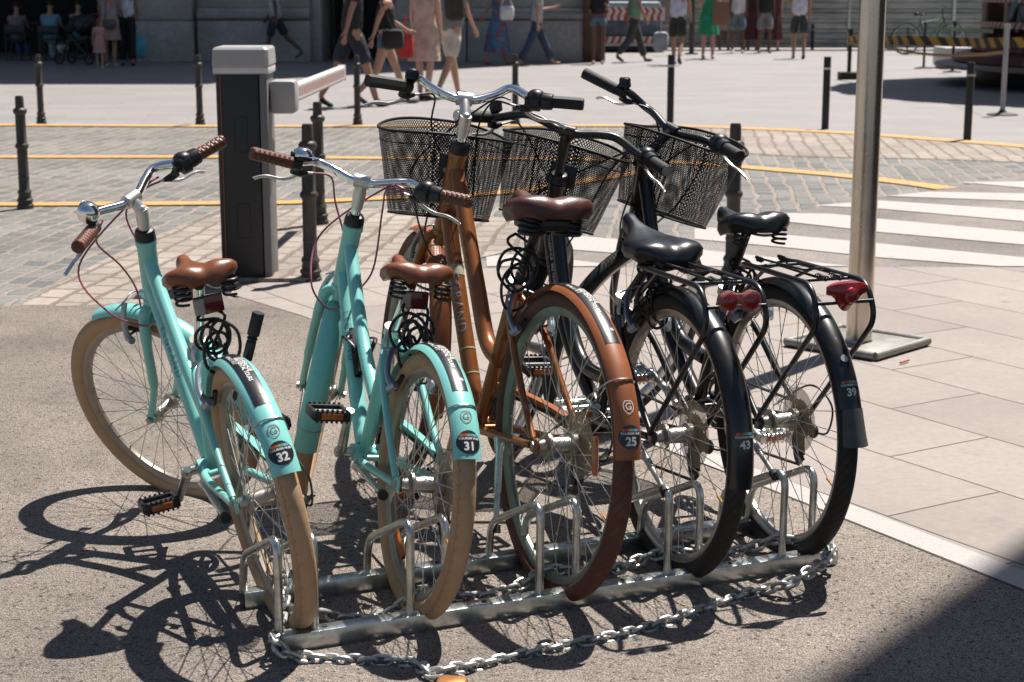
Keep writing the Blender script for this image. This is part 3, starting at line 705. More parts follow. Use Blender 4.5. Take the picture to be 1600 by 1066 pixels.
    # ---- front fender
    if p.get('ffend'):
        fe, _ = fender(B, 'front_fender', FH, Rw + .013, hw, p['ffend'][0], p['ffend'][1], p['fpaint'], ST)
        cf = FH
        for t_ in (p['ffend'][0] + 12,):
            fn = fend_fn(FH, Rw + .013, hw); arch = [fn(R(t_), hw * t / 6, .0025) for t in range(-6, 7)]
            MB().tube([ST(v) for v in [FH + Vector((0, -.05, 0))] + arch + [FH + Vector((0, .05, 0))]], .0017, 6).build('fender_stay', M['alu'], fe)
    # ---- V brakes
    for nm, cen, X, jx in (('rear_brake', rc, I, p.get('rbr', 48)), ('front_brake', FH, ST, 180 - p.get('fbr', 68))):
        K = MB(); a = R(jx); e = Vector((math.cos(a), 0, math.sin(a))); t = Vector((-e.z, 0, e.x)) * (-1 if nm == 'rear_brake' else 1)
        o = cen + e * (Rw - 2 * p['rt'] - .012)
        if nm == 'rear_brake': o = o + Vector((.0, 0, 0))
        off = t * -.012
        for s in (-1, 1):
            K.tube([X(v) for v in spline([o + off + Vector((0, s * .045, 0)), o + off + e * .035 + Vector((0, s * .052, 0)), o + off + e * .075 + Vector((0, s * .043, 0)), o + off + e * .100 + Vector((0, s * .030, 0))], 5)], [.0095] * 4 + [.0075] * 12, 10, flat=.6)
            K.cyl(X(o + off + Vector((0, s * .040, 0)) - t * .010), X(o + off + Vector((0, s * .050, 0)) + t * .012), .0095, 14)
        K.tube([X(v) for v in spline([o + off + e * .100 + Vector((0, -.030, 0)), o + off + e * .112 + Vector((0, 0, 0)), o + off + e * .104 + Vector((0, .030, 0)), o + off + e * .090 + Vector((.02, .05, 0))], 4)], .0022, 6); K.uv = None
        BR = K.build(nm, p.get('brakemat', M['brake_grey']), B)
        for s in (-1, 1):
            P_ = MB(); P_.tube([X(o + e * .018 + t * z_ + Vector((0, s * .024, 0))) for z_ in (-.030, .030)], .006, 8, flat=.8); P_.cyl(X(o + e * .018 + Vector((0, s * .026, 0))), X(o + e * .020 + Vector((0, s * .050, 0))), .0035, 8)
            P_.uv = None; P_.build('brake_pad', M['blackrub'], BR)
    # ---- cranks, pedals, chain, chainguard
    ca = R(p['crank']); cl = p.get('cl', .16)
    K = MB(); y0 = -.048
    for rr, y in ((.078, y0), (.062, y0 - .004)):
        m_ = MB().lathe([(rr - .016, y - .0012), (rr, y - .0012), (rr, y + .0012), (rr - .016, y + .0012)], BB, (0, 1, 0), 76, closed=True); K.add(m_.v, m_.f)
    for i in range(5):
        a = 2 * math.pi * i / 5 + ca; e = Vector((math.cos(a), 0, math.sin(a))); K.tube([BB + Vector((0, y0, 0)), BB + e * .065 + Vector((0, y0, 0))], .006, 8)
    K.uv = None
    CR = K.build('chainring', M['darkmetal'], B)
    for s, an in ((1, ca), (-1, ca + math.pi)):
        e = Vector((math.cos(an), 0, math.sin(an))); o = BB + Vector((0, s * .062, 0)); pe = o + e * cl + Vector((0, s * .012, 0))
        K = MB().tube([o - e * .012, o, o + e * .02, pe - e * .012, pe + e * .010], [.010, .0165, .0125, .0105, .010], 14, flat=.85); K.cyl(BB, o + Vector((0, s * .012, 0)), .012, 16); K.uv = None
        CA = K.build('crank_arm', M['alu'] if style != 'mint' else M['galv'], B)
        pc = pe + Vector((0, s * .052, 0)); K = MB(); pw = .038
        pm = Matrix.Rotation(-R(p.get('pedtilt', 8)), 3, 'Y')
        for sx in (-1, 1): b = MB().box(0, 0, 0, .014, .088, .024, bev=.003); K.add([pm @ (Vector(v) + Vector((sx * pw, 0, 0))) + pc for v in b.v], b.f)
        for sy in (-1, 1): b = MB().box(0, 0, 0, .076, .012, .022, bev=.003); K.add([pm @ (Vector(v) + Vector((0, sy * .040, 0))) + pc for v in b.v], b.f)
        for t_ in range(7):
            for sx in (-1, 1): b = MB().box(0, 0, 0, .006, .005, .032); K.add([pm @ (Vector(v) + Vector((sx * (pw + .003), -.036 + t_ * .012, 0))) + pc for v in b.v], b.f)
        K.cyl(pe, pc + Vector((0, s * .04, 0)), .009, 10); K.uv = None
        PD = K.build('pedal', M['black'] if style != 'black' else M['galv'], B)
        for sx in (-1, 1): b = MB().box(0, 0, 0, .004, .052, .015, bev=.0015); K = MB(); K.add([pm @ (Vector(v) + Vector((sx * (pw + .0065), 0, 0))) + pc for v in b.v], b.f); K.build('pedal_reflector', M['orange_lens'], PD)
    # chain loop
    yc = -.056; rb = .078; rs = .036; dv = (BB - rc); L0 = math.hypot(dv.x, dv.z); a0 = math.atan2(dv.z, dv.x); be = math.asin((rb - rs) / L0)
    pts = []
    for i in range(9): a = a0 + math.pi / 2 + be - (math.pi + 2 * be) * i / 8; pts.append(BB + Vector((math.cos(a) * rb, yc, math.sin(a) * rb)))
    jock = rc + Vector((.010, 0, -.095)); up = rc + Vector((.022, 0, -.052))
    pts += [BB.lerp(jock, .5) + Vector((0, yc, -.062)), jock + Vector((0, yc, -.022)), jock + Vector((-.022, yc, -.004)), jock + Vector((0, yc, .020)), up + Vector((.018, yc, 0)), up + Vector((.008, yc, .018)), rc + Vector((0, yc, -rs)), rc + Vector((-rs, yc, 0))]
    pts.append(rc + Vector((math.cos(a0 + math.pi / 2 + be) * rs, yc, math.sin(a0 + math.pi / 2 + be) * rs)))
    dense = []; n_ = len(pts)
    for i in range(n_):
        A_, B_ = pts[i], pts[(i + 1) % n_]; m_ = max(1, int((B_ - A_).length / .0064))
        for j in range(m_): dense.append(A_.lerp(B_, j / m_))
    MB().tube(dense, [.0034 if i % 2 else .0052 for i in range(len(dense))], 6, closed=True, flat=.8).build('drive_chain', M['darkmetal'], B)
    K = MB()
    for cc in (jock, up): K.lathe([(.004, -.003), (.020, -.003), (.022, 0), (.020, .003), (.004, .003)], cc + Vector((0, yc, 0)), (0, 1, 0), 18)
    K.tube([jock + Vector((0, yc - .008, 0)), up + Vector((0, yc - .008, 0)), rc + Vector((.0, yc - .022, -.03)), rc + Vector((0, yc - .012, -.004))], [.009, .012, .016, .010], 10, flat=.6)
    K.tube([jock + Vector((0, yc + .006, 0)), up + Vector((0, yc + .006, 0))], [.008, .010], 8, flat=.5)
    K.sphere(rc + Vector((-.012, yc - .024, -.030)), .018, 8, (1, .7, 1)); K.uv = None
    K.build('derailleur', M['darkmetal'], B)
    cable(B, [rc + Vector((-.012, yc - .024, -.030)), rc + Vector((-.07, yc - .03, -.02)), rc + Vector((-.085, yc - .03, .05)), rc + Vector((-.01, yc - .012, .085)), rc.lerp(BB, .3) + Vector((0, -.052, .02))], M['black'], name='gear_cable', r=.0025)
    if p.get('guard'):
        A_ = BB + Vector((.075, yc - .010, .030)); rows = []
        P_top = [BB + Vector((.085, 0, .02)), BB + Vector((.05, 0, .085)), BB + Vector((-.02, 0, .10)), rc.lerp(BB, .45) + Vector((0, 0, .075)), rc.lerp(BB, .18) + Vector((0, 0, .055))]
        for t in spline(P_top, 6):
            rows.append([t + Vector((0, yc - .010, 0)), t + Vector((0, yc - .012, -.03)), t + Vector((0, yc - .009, -.03)), t + Vector((0, yc + .009, -.001)), t + Vector((0, yc + .010, .002)), t + Vector((0, yc - .008, .003))])
        g = MB().grid(rows, closed=True); g.uv = None; g.build('chainguard', p['fpaint'], B)
    # kickstand
    k0 = rc.lerp(BB, p.get('ksp', .25)) + Vector((0, .055, -.012)); kd = Vector(p.get('ksd', (-.9, .10, -.25))).normalized(); kl = p.get('ksl', .24)
    K = MB(); K.tube([k0 + Vector((0, -.012, 0)), k0, k0 + kd * .03], [.016, .015, .010], 12); K.tube([k0 + kd * .02, k0 + kd * kl * .62], .0088, 12); K.tube([k0 + kd * kl * .60, k0 + kd * kl], .0068, 12); K.uv = None
    KS = K.build('kickstand', M['galv'], B); MB().tube([k0 + kd * kl, k0 + kd * (kl + .018)], [.011, .012], 12).build('stand_foot', M['blackrub'], KS)
    # bottle cage
    if p.get('cage'):
        o, d = V3(*p['cage'][0]), (V3(*p['cage'][1]) - V3(*p['cage'][0])).normalized(); nn = Vector((0, 0, 1)).cross(Vector((0, 1, 0))); nn = d.cross(Vector((0, 1, 0))); nn = -nn if nn.x > 0 else nn
        K = MB(); base = o + nn * (tr + .004)
        for sy in (-1, 1):
            K.tube(spline([base + d * .0, base + d * .03 + Vector((0, sy * .02, 0)), base + nn * .05 + d * .055 + Vector((0, sy * .040, 0)), base + nn * .07 + d * .10 + Vector((0, sy * .02, 0)), base + nn * .035 + d * .14 + Vector((0, sy * .012, 0)), base + d * .13], 5), .006, 8, flat=.4)
        K.tube([base, base + d * .14], .009, 8, flat=.4); K.uv = None; K.build('bottle_cage', M['black'], B)
    # light or reflector under the saddle
    if p.get('sreflect'):
        x, z = p['sreflect']; K = MB().box(x, 0, z, .014, .064, .040, bev=.003); K.cyl((x, 0, z), (x + .05, 0, z + .01), .005, 8); K.uv = None
        RF = K.build('rear_reflector', M['dark_red_lens'], B)
        MB().box(x - .0085, .021, z, .004, .020, .034, bev=.001).build('white_lens', M['white_lens'], RF)
    # carrier
    if p.get('rack'):
        z = p['rack']; K = MB(); rw = .066
        for s in (-1, 1):
            K.tube(rounded([Vector((.155, s * .035, z - .02)), Vector((.10, s * rw, z)), Vector((-.245, s * (rw + .004), z + .004)), Vector((-.285, s * (rw + .006), z - .075)), Vector((-.005, s * .070, Rw + .01))], .045, 6), .0066, 12)
            K.tube([Vector((-.01, s * rw, z)), Vector((.19, s * .03, z - .10))], .0045, 8)
        K.tube([Vector((.155, -.035, z - .02)), Vector((.155, .035, z - .02))], .0058, 10)
        K.tube([Vector((-.272, -rw - .004, z - .035)), Vector((-.272, rw + .004, z - .035))], .0048, 10)
        for x in (.05, -.17): K.tube([Vector((x, -rw, z)), Vector((x, rw, z))], .0042, 8)
        K.tube([Vector((.05, 0, z + .001)), Vector((-.17, 0, z + .001))], .0034, 8)
        K.uv = None; RK = K.build('luggage_rack', M['blackpaint'], B)
        K = MB(); K.tube(rounded([Vector((.10, -.030, z + .012)), Vector((-.13, -.024, z + .016)), Vector((-.15, 0, z + .024)), Vector((-.13, .024, z + .016)), Vector((.10, .030, z + .012))], .02), .0028, 8)
        for s in (-1, 1):
            K.tube([Vector((.10 + .006 * math.cos(t * .9), s * .030 + .0, z + .010 + .006 * math.sin(t * .9))) + Vector((-.0008 * t, 0, 0)) for t in range(40)], .0016, 5)
            K.tube([Vector((-.175 - .0012 * t, s * .018 + .006 * math.cos(t * .9), z + .010 + .006 * math.sin(t * .9))) for t in range(40)], .0016, 5)
        K.uv = None; K.build('spring_clip', M['black'], RK)
        x0 = -.290 
        if p['taillight'] == 'round':
            body = MB().box(x0 + .012, 0, z - .022, .012, .085, .034, bev=.005).build('tail_reflector', M['clear'], B)
            for s in (-1, 1):
                MB().lathe([(.0001, .010), (.012, .009), (.0175, .005), (.0185, 0), (.0185, -.008), (.0001, -.008)], Vector((x0 + .004, s * .026, z - .022)), (-1, 0, 0), 28).build('red_lens', M['red_lens'], body)
                MB().lathe([(.0185, -.008), (.0245, -.006), (.0245, .004), (.0225, .008), (.0185, .006)], Vector((x0 + .004, s * .026, z - .022)), (-1, 0, 0), 28, closed=True).build('lens_ring', M['clear'], body)
        else:
            rows = []
            for i in range(15):
                t = i / 14 * 2 - 1; hz = .019 * (1 - abs(t) ** 3 * .55) ; lo = .034 * max(0, 1 - (abs(t) / .62) ** 2) + .004; dp_ = .022 * (1 - t * t * .7)
                rows.append([Vector((x0 + .016 - dp_ * f_, t * .050, z - .006 + zz)) for f_, zz in ((0, hz), (.7, hz * .9), (1, hz * .2), (1, -hz * .4), (.8, -hz * .5 - lo * .6), (0, -hz * .6 - lo))])
            g = MB().grid(rows, closed=True); g.uv = None; g.f.append((0, 1, 2, 3, 4, 5)); g.mi.append(0); g.f.append(tuple(14 * 6 + j for j in range(6))); g.mi.append(0)
            g.build('tail_reflector', M['red_lens'], B, ang=30)
            MB().sphere(Vector((x0 - .006, 0, z - .016)), .017, 12, (.6, 1, 1.1)).build('red_lens', M['red_lens'], B)
    # basket
    if p.get('basket'):
        if not _bk: _bk.extend(basket_mesh())
        bo = V3(*p['basket'][:2]) + Vector((0, p.get('bkoff', 0), 0)); tl = R(p['basket'][2]); rq = Quaternion((0, 1, 0), tl) @ Quaternion((1, 0, 0), R(p['basket'][3]) if len(p['basket']) > 3 else 0)
        X = lambda v: ST(bo + rq @ v)
        m0 = MB(); m0.v = list(_bk[0].v); m0.f = list(_bk[0].f); m0.mi = list(_bk[0].mi)
        BK = m0.xf(X).build('basket', M['basket'], B, smooth=False)
        m1 = MB(); m1.v = list(_bk[1].v); m1.f = list(_bk[1].f); m1.mi = list(_bk[1].mi); m1.xf(X).build('basket_rim', M['basket'], BK)
        K = MB(); c_ = bo + Vector((.0, 0, -.10))
        b = MB().box(c_.x - .004, 0, c_.z, .018, .075, .062, bev=.004); K.add(b.v, b.f)
        K.tube([c_, Vector((HT.x, 0, HT.z + .03)).lerp(c_, .0) + Vector((.0, 0, .0))], .010, 10); K.xf(ST); K.uv = None
        BR = K.build('basket_bracket', M['black'], B)
        K = MB().cyl(ST(c_ + Vector((-.013, .022, -.01))), ST(c_ + Vector((-.016, .022, -.01))), .007, 14); K.uv = None; K.build('lock_face', M['alu'], BR)
        K = MB(); K.tube([ST(v) for v in spline([c_ + Vector((0, .03, -.03)), HB + Vector((.05, .035, .02)), crown + Vector((.02, .045, -.03)), FH + Vector((0, .062, .01))], 5)], .0028, 7); K.tube([ST(v) for v in spline([c_ + Vector((0, -.03, -.03)), HB + Vector((.05, -.035, .02)), crown + Vector((.02, -.045, -.03)), FH + Vector((0, -.062, .01))], 5)], .0028, 7); K.uv = None
        K.build('basket_stay', M['black'], B)
    # sticker rows on the black frame tubes
    if p.get('tubestick'):
        P0, P1 = V3(*p['tubestick'][0]), V3(*p['tubestick'][1]); dd = (P1 - P0).normalized(); upv = dd.cross(Vector((0, 1, 0))); upv = -upv if upv.x > 0 else upv
        def wrap(x, y, a0=.9, rr=tr + .0008):
            a = a0 + y / rr; return P0.lerp(P1, .5) + dd * x + Vector((0, 1, 0)) * math.cos(a) * rr + upv * math.sin(a) * rr
        vs, fs = text2d('TOURISM HUB   BIKE TOURS', .011, .03); MB().add([wrap(x, y) for x, y in vs], fs).build('lettering', M['st_white'], FR, smooth=False)
        vs, fs = text2d('+34 956 21 18 17', .009, .03); MB().add([wrap(x, y - .011) for x, y in vs], fs).build('lettering', M['st_grey'], FR, smooth=False)
    return B

def cable_lock(bike_p, centre, n, r, thick, m, label, barrel=None, seed=1, col='lock'):
    """coiled security cable hanging in loose loops, written in the bicycle's local axes"""
    rnd = random.Random(seed); c = Vector(centre); pts = []
    for i in range(n * 10):
        a = 2 * math.pi * i / 10 + seed; k = i / (n * 10); rr = r * (.55 + .45 * rnd.random() * .3 + .35 * math.sin(i * .37 + seed))
        pts.append(c + Vector((.016 * math.sin(i * .53 + seed) + .005 * math.cos(a), math.cos(a) * rr * .9 + .012 * math.sin(i * .21), math.sin(a) * rr * 1.15 - .02 * math.sin(i * .13))))
    pts = [c + Vector((.03, 0, r * 1.6)), c + Vector((.0, .03, r * 1.3))] + pts + [c + Vector((0, -.03, r * 1.2)), c + Vector((.03, 0, r * 1.6))]
    B = empty('cable_lock', (bike_p['pos'][0], bike_p['pos'][1], 0), 0, label, 'cable lock')
    B.rotation_mode = 'QUATERNION'; B.rotation_quaternion = Quaternion((0, 0, 1), R(bike_p['yaw'])) @ Quaternion((1, 0, 0), -R(bike_p['lean']))
    MB().tube(spline(pts, 4), thick, 7).build('cable', m, B)
    if barrel:
        a, b = Vector(barrel[0]), Vector(barrel[1]); d = (b - a)
        K = MB().tube([a, a + d * .02, a + d * .40, a + d * .42, a + d * .46, a + d * .5, a + d * .54, a + d * .98, b], [.008, .011, .011, .009, .012, .009, .0135, .0135, .012], 18); K.uv = None; K.build('lock_barrel', M['black'], B)
    return B
# ---------------------------------------------------------------- the ground
def sheet(name, pts, z, m, kind='structure'):
    bm = bmesh.new(); bm.faces.new([bm.verts.new((p[0], p[1], z)) for p in pts]); bm.normal_update(); bm.faces.ensure_lookup_table()
    if bm.faces[:] and bm.faces[0].normal.z < 0: bm.faces[0].normal_flip()
    me = bpy.data.meshes.new(name); bm.to_mesh(me); bm.free(); me.materials.append(m)
    o = bpy.data.objects.new(name, me); C.objects.link(o); o['kind'] = kind; return o
gp = lambda l: [G(u, v)[:2] for u, v in l]
def band(name, line, width, z, m, wob=0.0):
    P = [Vector((*p, 0)) for p in line]; L_, R_ = [], []
    for i, p in enumerate(P):
        a = P[max(0, i - 1)]; b = P[min(len(P) - 1, i + 1)]; d = (b - a).normalized(); n = Vector((-d.y, d.x, 0)); k = 1 + wob * math.sin(i * 1.7)
        L_.append(p + n * width / 2 * k); R_.append(p - n * width / 2 * k)
    return sheet(name, L_ + R_[::-1], z, m)
def wedge(line, n=6): return [tuple(v[:2]) for v in spline([Vector((*p, 0)) for p in line], n)]
sheet('ground', [(-150, -20), (150, -20), (150, 260), (-150, 260)], 0, M['plaza'])
edge_top = gp([(-900, 197), (-300, 196), (0, 197), (400, 199), (800, 198), (1050, 199), (1180, 203), (1330, 210), (1450, 219), (1600, 231), (1900, 262)])
edge_top = wedge(edge_top, 4)
sheet('cobbled_road', edge_top + [(9, 12.2), (9, 5.2), (-12, 5.2)], .004, M['cobble'])
# band of paler stones along the plaza edge and a beige patch beside the pavement
bb_top = wedge(gp([(1080, 201), (1180, 203), (1330, 210), (1450, 219), (1600, 231), (1900, 262)]), 4)
sheet('cobble_border', bb_top + gp([(1900, 282), (1600, 255), (1450, 250), (1250, 246), (1080, 236)]), .008, M['cobble_beige'])
sheet('cobble_crossing', gp([(20, 487), (120, 430), (210, 385), (330, 338), (500, 326), (700, 330), (800, 345), (860, 380), (720, 412), (500, 445), (365, 487)]), .008, M['cobble_beige'])
# crossing in the side road, asphalt with painted bars
cross_edge = wedge(gp([(740, 412), (860, 396), (990, 380), (1090, 366), (1180, 348), (1260, 330), (1330, 316), (1480, 297), (1600, 276), (1800, 262)]), 4)
sheet('side_road', cross_edge + gp([(2300, 330), (2300, 430), (740, 430)]), .012, M['road'])
def inside_cut(a, b, c, d, nm):
    sheet(nm, gp([a, b, c, d]), .016, M['white_line'])
for a, b, c, d in [((1495, 289), (1900, 291), (1900, 302), (1440, 298)),
                   ((1375, 306), (1560, 305), (1900, 318), (1900, 336), (1440, 310)),
                   ((1276, 324), (1374, 317), (1900, 348), (1900, 368), (1374, 330)),
                   ((1215, 337), (1374, 347), (1900, 397), (1900, 415), (1374, 367)),
                   ((1120, 369), (1225, 371), (1374, 385), (1600, 407), (1740, 423)),
                   ((800, 371), (870, 374), (1130, 400), (1260, 412), (1400, 423))][:0]: pass
bars = [[(1500, 288), (1600, 287), (2000, 310), (2000, 322), (1600, 297)],
        [(1385, 310), (1450, 303), (1600, 306), (2000, 342), (2000, 358), (1600, 318)],
        [(1270, 325), (1374, 317), (1600, 332), (2000, 372), (2000, 392), (1600, 350), (1374, 330)],
        [(1205, 340), (1225, 337), (1300, 338), (1374, 346), (1600, 367), (2000, 404), (2000, 421), (1600, 387), (1374, 367), (1225, 350)],
        [(1085, 362), (1110, 360), (1225, 371), (1374, 385), (1600, 407), (1720, 421), (1560, 421), (1374, 407), (1225, 391), (1085, 378)],
        [(860, 372), (885, 371), (960, 378), (1090, 394), (1225, 409), (1330, 421), (1100, 421), (960, 400), (860, 392)],
        [(760, 406), (800, 402), (880, 409), (960, 419), (960, 421), (760, 421)]]
for i, b in enumerate(bars): sheet('crossing_stripe', gp(b), .016, M['white_line'])
# pavement and its asphalt apron
kerb_line = gp([(361, 466), (364, 455), (380, 445), (410, 437)])
apron = gp([(470, 499), (985, 690), (1190, 770), (1600, 935)])
dirv = (Vector(apron[3]) - Vector(apron[1])).normalized(); far = tuple(Vector(apron[3]) + dirv * 3)
sheet('pavement', kerb_line + gp([(600, 426), (1090, 423), (1400, 423), (2400, 424)]) + [(9, 5), (9, .3), far, apron[3], apron[2], apron[1], apron[0]] + gp([(385, 473)]), .0180, M['slab'])
sheet('asphalt_lane', [(-14, -2), (9, -2), (9, 1.2)] + [tuple(Vector(q) + Vector((.20, .12))) for q in (far, apron[3], apron[2], apron[1], apron[0])] + gp([(420, 474), (384, 470), (100, 484), (-1500, 484)]), .016, M['asphalt'])
wl = [Vector(q) + Vector((.042, .026)) for q in gp([(930, 670), (1190, 770), (1600, 935)])] + [Vector(apron[3]) + dirv * 2.5 + Vector((.042, .026))]
band('white_edge_line', [tuple(p) for p in wl], .094, .0198, M['white_band'])
band('yellow_edge_line', edge_top, .22, .014, M['yellow_line'])
band('yellow_lane_line', wedge(gp([(-900, 246), (0, 247), (340, 247), (600, 249), (900, 251), (1060, 256), (1150, 262), (1300, 275), (1400, 286), (1480, 297)]), 3), .20, .0125, M['yellow_line'], .06)
band('yellow_lane_line', wedge(gp([(-900, 323), (0, 322), (350, 320), (480, 318), (600, 312), (780, 304), (880, 290), (960, 278), (1040, 266)]), 3), .17, .0135, M['yellow_line'], .06)
# gum spots and grit on the pavement are in its material; one cigarette end and a few crumbs lie on it
MBc = MB().cyl(G(1407, 567, .026), G(1420, 563, .026), .004, 8); MBc.uv = None
tag(MBc.build('cigarette_end', M['orange_lens']), 'tiny orange cigarette end lying on the slabs in front of the pole base plate', 'cigarette end')

# ---------------------------------------------------------------- the five bicycles
BW = dict(
 b32=dict(pos=(-.487, 3.484), yaw=113.5, lean=9.3, R=.298, rt=.0235, treads=66, SC=(.345, .575), SAD=(.215, .785), HT=(.745, .765), HB=(.812, .602), BB=(.485, .242), BAR=(.731, .872), FH=(.959, .280), steer=37.4, bar=(.085, .282, .012),
   down=[(.792, .640), (.735, .560), (.60, .385), (.500, .258)], top=[(.762, .715), (.705, .640), (.56, .49), (.425, .385)], topr=.86, tr=.0205, label='mint bicycle numbered 32 at the left end of the rack, leaning away to the left'),
 b31=dict(pos=(-.224, 3.549), yaw=110, lean=-6.3, R=.296, rt=.0235, treads=66, SC=(.335, .575), SAD=(.225, .755), HT=(.757, .772), HB=(.822, .605), BB=(.470, .247), BAR=(.714, .885), FH=(.985, .290), steer=-19.3, bar=(.104, .272, .016),
   down=[(.802, .640), (.745, .560), (.61, .395), (.485, .262)], top=[(.772, .715), (.715, .650), (.57, .50), (.42, .395)], topr=.86, tr=.0205, label='mint bicycle numbered 31, second from the left, standing beside the copper one'),
 b25=dict(pos=(.083, 3.677), yaw=112.1, lean=-4.1, R=.350, rt=.0215, treads=70, SC=(.310, .665), SAD=(.190, .892), HT=(.752, .945), HB=(.838, .730), BB=(.485, .285), BAR=(.756, 1.079), FH=(1.060, .350), steer=-7.9, bar=(.132, .277, .022),
   down=[(.800, .770), (.735, .655), (.62, .475), (.505, .305)], top=[(.775, .905), (.700, .810), (.56, .615), (.475, .500), (.40, .470), (.385, .468)], topr=1.0, tr=.0215, label='copper brown bicycle numbered 25 with a wire basket, middle of the rack'),
 b43=dict(pos=(.374, 3.822), yaw=109.8, lean=-1.3, R=.335, rt=.022, treads=70, SC=(.330, .600), SAD=(.150, .790), HT=(.791, .843), HB=(.872, .640), BB=(.455, .275), BAR=(.744, .983), FH=(1.07, .338), steer=-35, bar=(.06, .288, -.030),
   down=[(.835, .690), (.775, .560), (.67, .425), (.475, .290)], top=[(.805, .790), (.745, .610), (.660, .460), (.56, .385), (.42, .380)], topr=.95, tr=.020, label='black bicycle numbered 43 with a double round reflector, second from the right'),
 b39=dict(pos=(.649, 3.966), yaw=109.2, lean=-.2, R=.334, rt=.022, treads=70, SC=(.320, .600), SAD=(.215, .815), HT=(.834, .885), HB=(.910, .690), BB=(.455, .275), BAR=(.887, .984), FH=(1.10, .345), steer=-66, bar=(.09, .300, .037),
   down=[(.880, .735), (.80, .60), (.68, .445), (.475, .290)], top=[(.850, .835), (.775, .66), (.68, .51), (.57, .42), (.42, .400)], topr=.95, tr=.020, label='black bicycle numbered 39 with a wedge shaped red light, rightmost in rack'))
mintc = dict(style='mint', paint=M['mint'], fpaint=M['mint'], tyre=M['tyre_cream'], rim=M['rim_cream'], leather=M['tan'], grip='brown', cable=M['pink'], fhw=.0305, fend=(25, 168), strip=(54, 114), rise=.022, sadw=.160, sadl=.225, sadt=3, sadth=.034, guard=True, bars=1)
BW['b32'].update(mintc, num='32', numphi=33, bell='ball', crank=-40, cl=.150, pedtilt=-5, ffend=(-28, 95), sreflect=(.150, .700), word=((.745, .578), (.595, .388), .027, .95, M['mauve']), stayphi=47, crest=(42, M['st_grey']), orange=None, fbr=75, ksp=.70, ksd=(-1, .07, .03), ksl=.27)
BW['b32']['ffend'] = (-12, 104)
BW['b31'].update(mintc, num='31', numphi=31.5, bell='dome', crank=128, cl=.150, pedtilt=0, ffend=(50, 205), sreflect=(.190, .672), word=((.755, .578), (.605, .398), .027, .95, M['mauve']), stayphi=47, crest=(42, M['st_grey']), orange=(-62,), cage=((.70, .50), (.56, .335)), fbr=75, ksp=.70, ksd=(-1, .07, .03), ksl=.27)
BW['b31']['ffend'] = (-22, 112)
BW['b25'].update(style='copper', paint=M['copper'], fpaint=M['copper_dull'], tyre=M['tyre_brown'], rim=M['rim_mint'], leather=M['oxblood'], grip='hex', cable=M['black'], fhw=.030, fend=(9, 150), strip=(50, 110), num='25', numphi=16.5, crest=(26.5, M['st_white']), stayphi=36, bell='lever', crank=-75, rise=.040, sadw=.205, sadl=.25, sadt=3, sadth=.05, bumper=True, orange=(172,), word=((.735, .655), (.62, .475), .036, .85, M['st_grey']), guard=True, basket=(.800, 1.000, 4), tape=((.42, .030), (.78, .004), (.86, .004)), ksd=(-.35, .12, -.9), ksp=.45, ksl=.20, brakemat=M['brake_grey'], ffend=(-18, 104), stemdrop=.035)
blk = dict(style='black', paint=M['blackpaint'], fpaint=M['blackpaint'], tyre=M['tyre_black'], rim=M['rim_silver'], leather=M['saddle_black'], grip='rubber', cable=M['black'], fhw=.0285, sadw=.185, sadl=.28, guard=False, brakemat=M['brake_grey'], rbr=52, crest=None, staywire=False)
BW['b43'].update(blk, num='43', numphi=12, fend=(-6, 165), bell='ring', crank=158, rack=.722, taillight='round', basket=(.835, .962, 6), bkoff=.03, endcap=True, sadt=13, sadl=.30, sadw=.175, rise=.014, gripdir=Vector((.085, -.062, .012)), tubestick=((.835, .690), (.775, .560)), orange=None)
BW['b39'].update(blk, num='39', numphi=25.5, fend=(18, 165), flap=(18, 4), bell='ring', crank=20, rack=.706, taillight='wedge', basket=(.838, .985, 2, -9), sadl=.25, sadw=.168, sadt=2, rise=.02, stayphi=30, orange=None, stemdrop=.06)
M['flap'] = mat('grey rubber flap', (.09, .09, .09), .6, 0, var=.2)
ORDER = ['b32', 'b31', 'b25', 'b43', 'b39']
for k in ORDER: BW[k]['group'] = 'bicycles parked in the rack'; make_bike(BW[k])
cable_lock(BW['b32'], (.150, 0, .615), 6, .044, .0038, M['black'], 'tangled black cable lock hanging under the tan saddle of bicycle 32', ((.09, -.045, .575), (.07, -.085, .675)), 2)
cable_lock(BW['b31'], (.175, 0, .590), 6, .050, .0038, M['black'], 'coiled black cable lock hanging under the tan saddle of bicycle 31', ((.15, .0, .55), (.10, -.055, .52)), 5)
cable_lock(BW['b25'], (.235, .03, .70), 5, .058, .0036, M['black'], 'black cable lock looped round the seat post of the copper bicycle', None, 9)
cable_lock(BW['b43'], (.12, 0, .63), 5, .045, .0036, M['black'], 'black cable lock looped under the saddle of bicycle 43', None, 12)
cable_lock(BW['b39'], (.24, .0, .62), 6, .046, .0036, M['black'], 'black cable lock tangled in front of the pale crossing, under the rightmost saddle', None, 15)

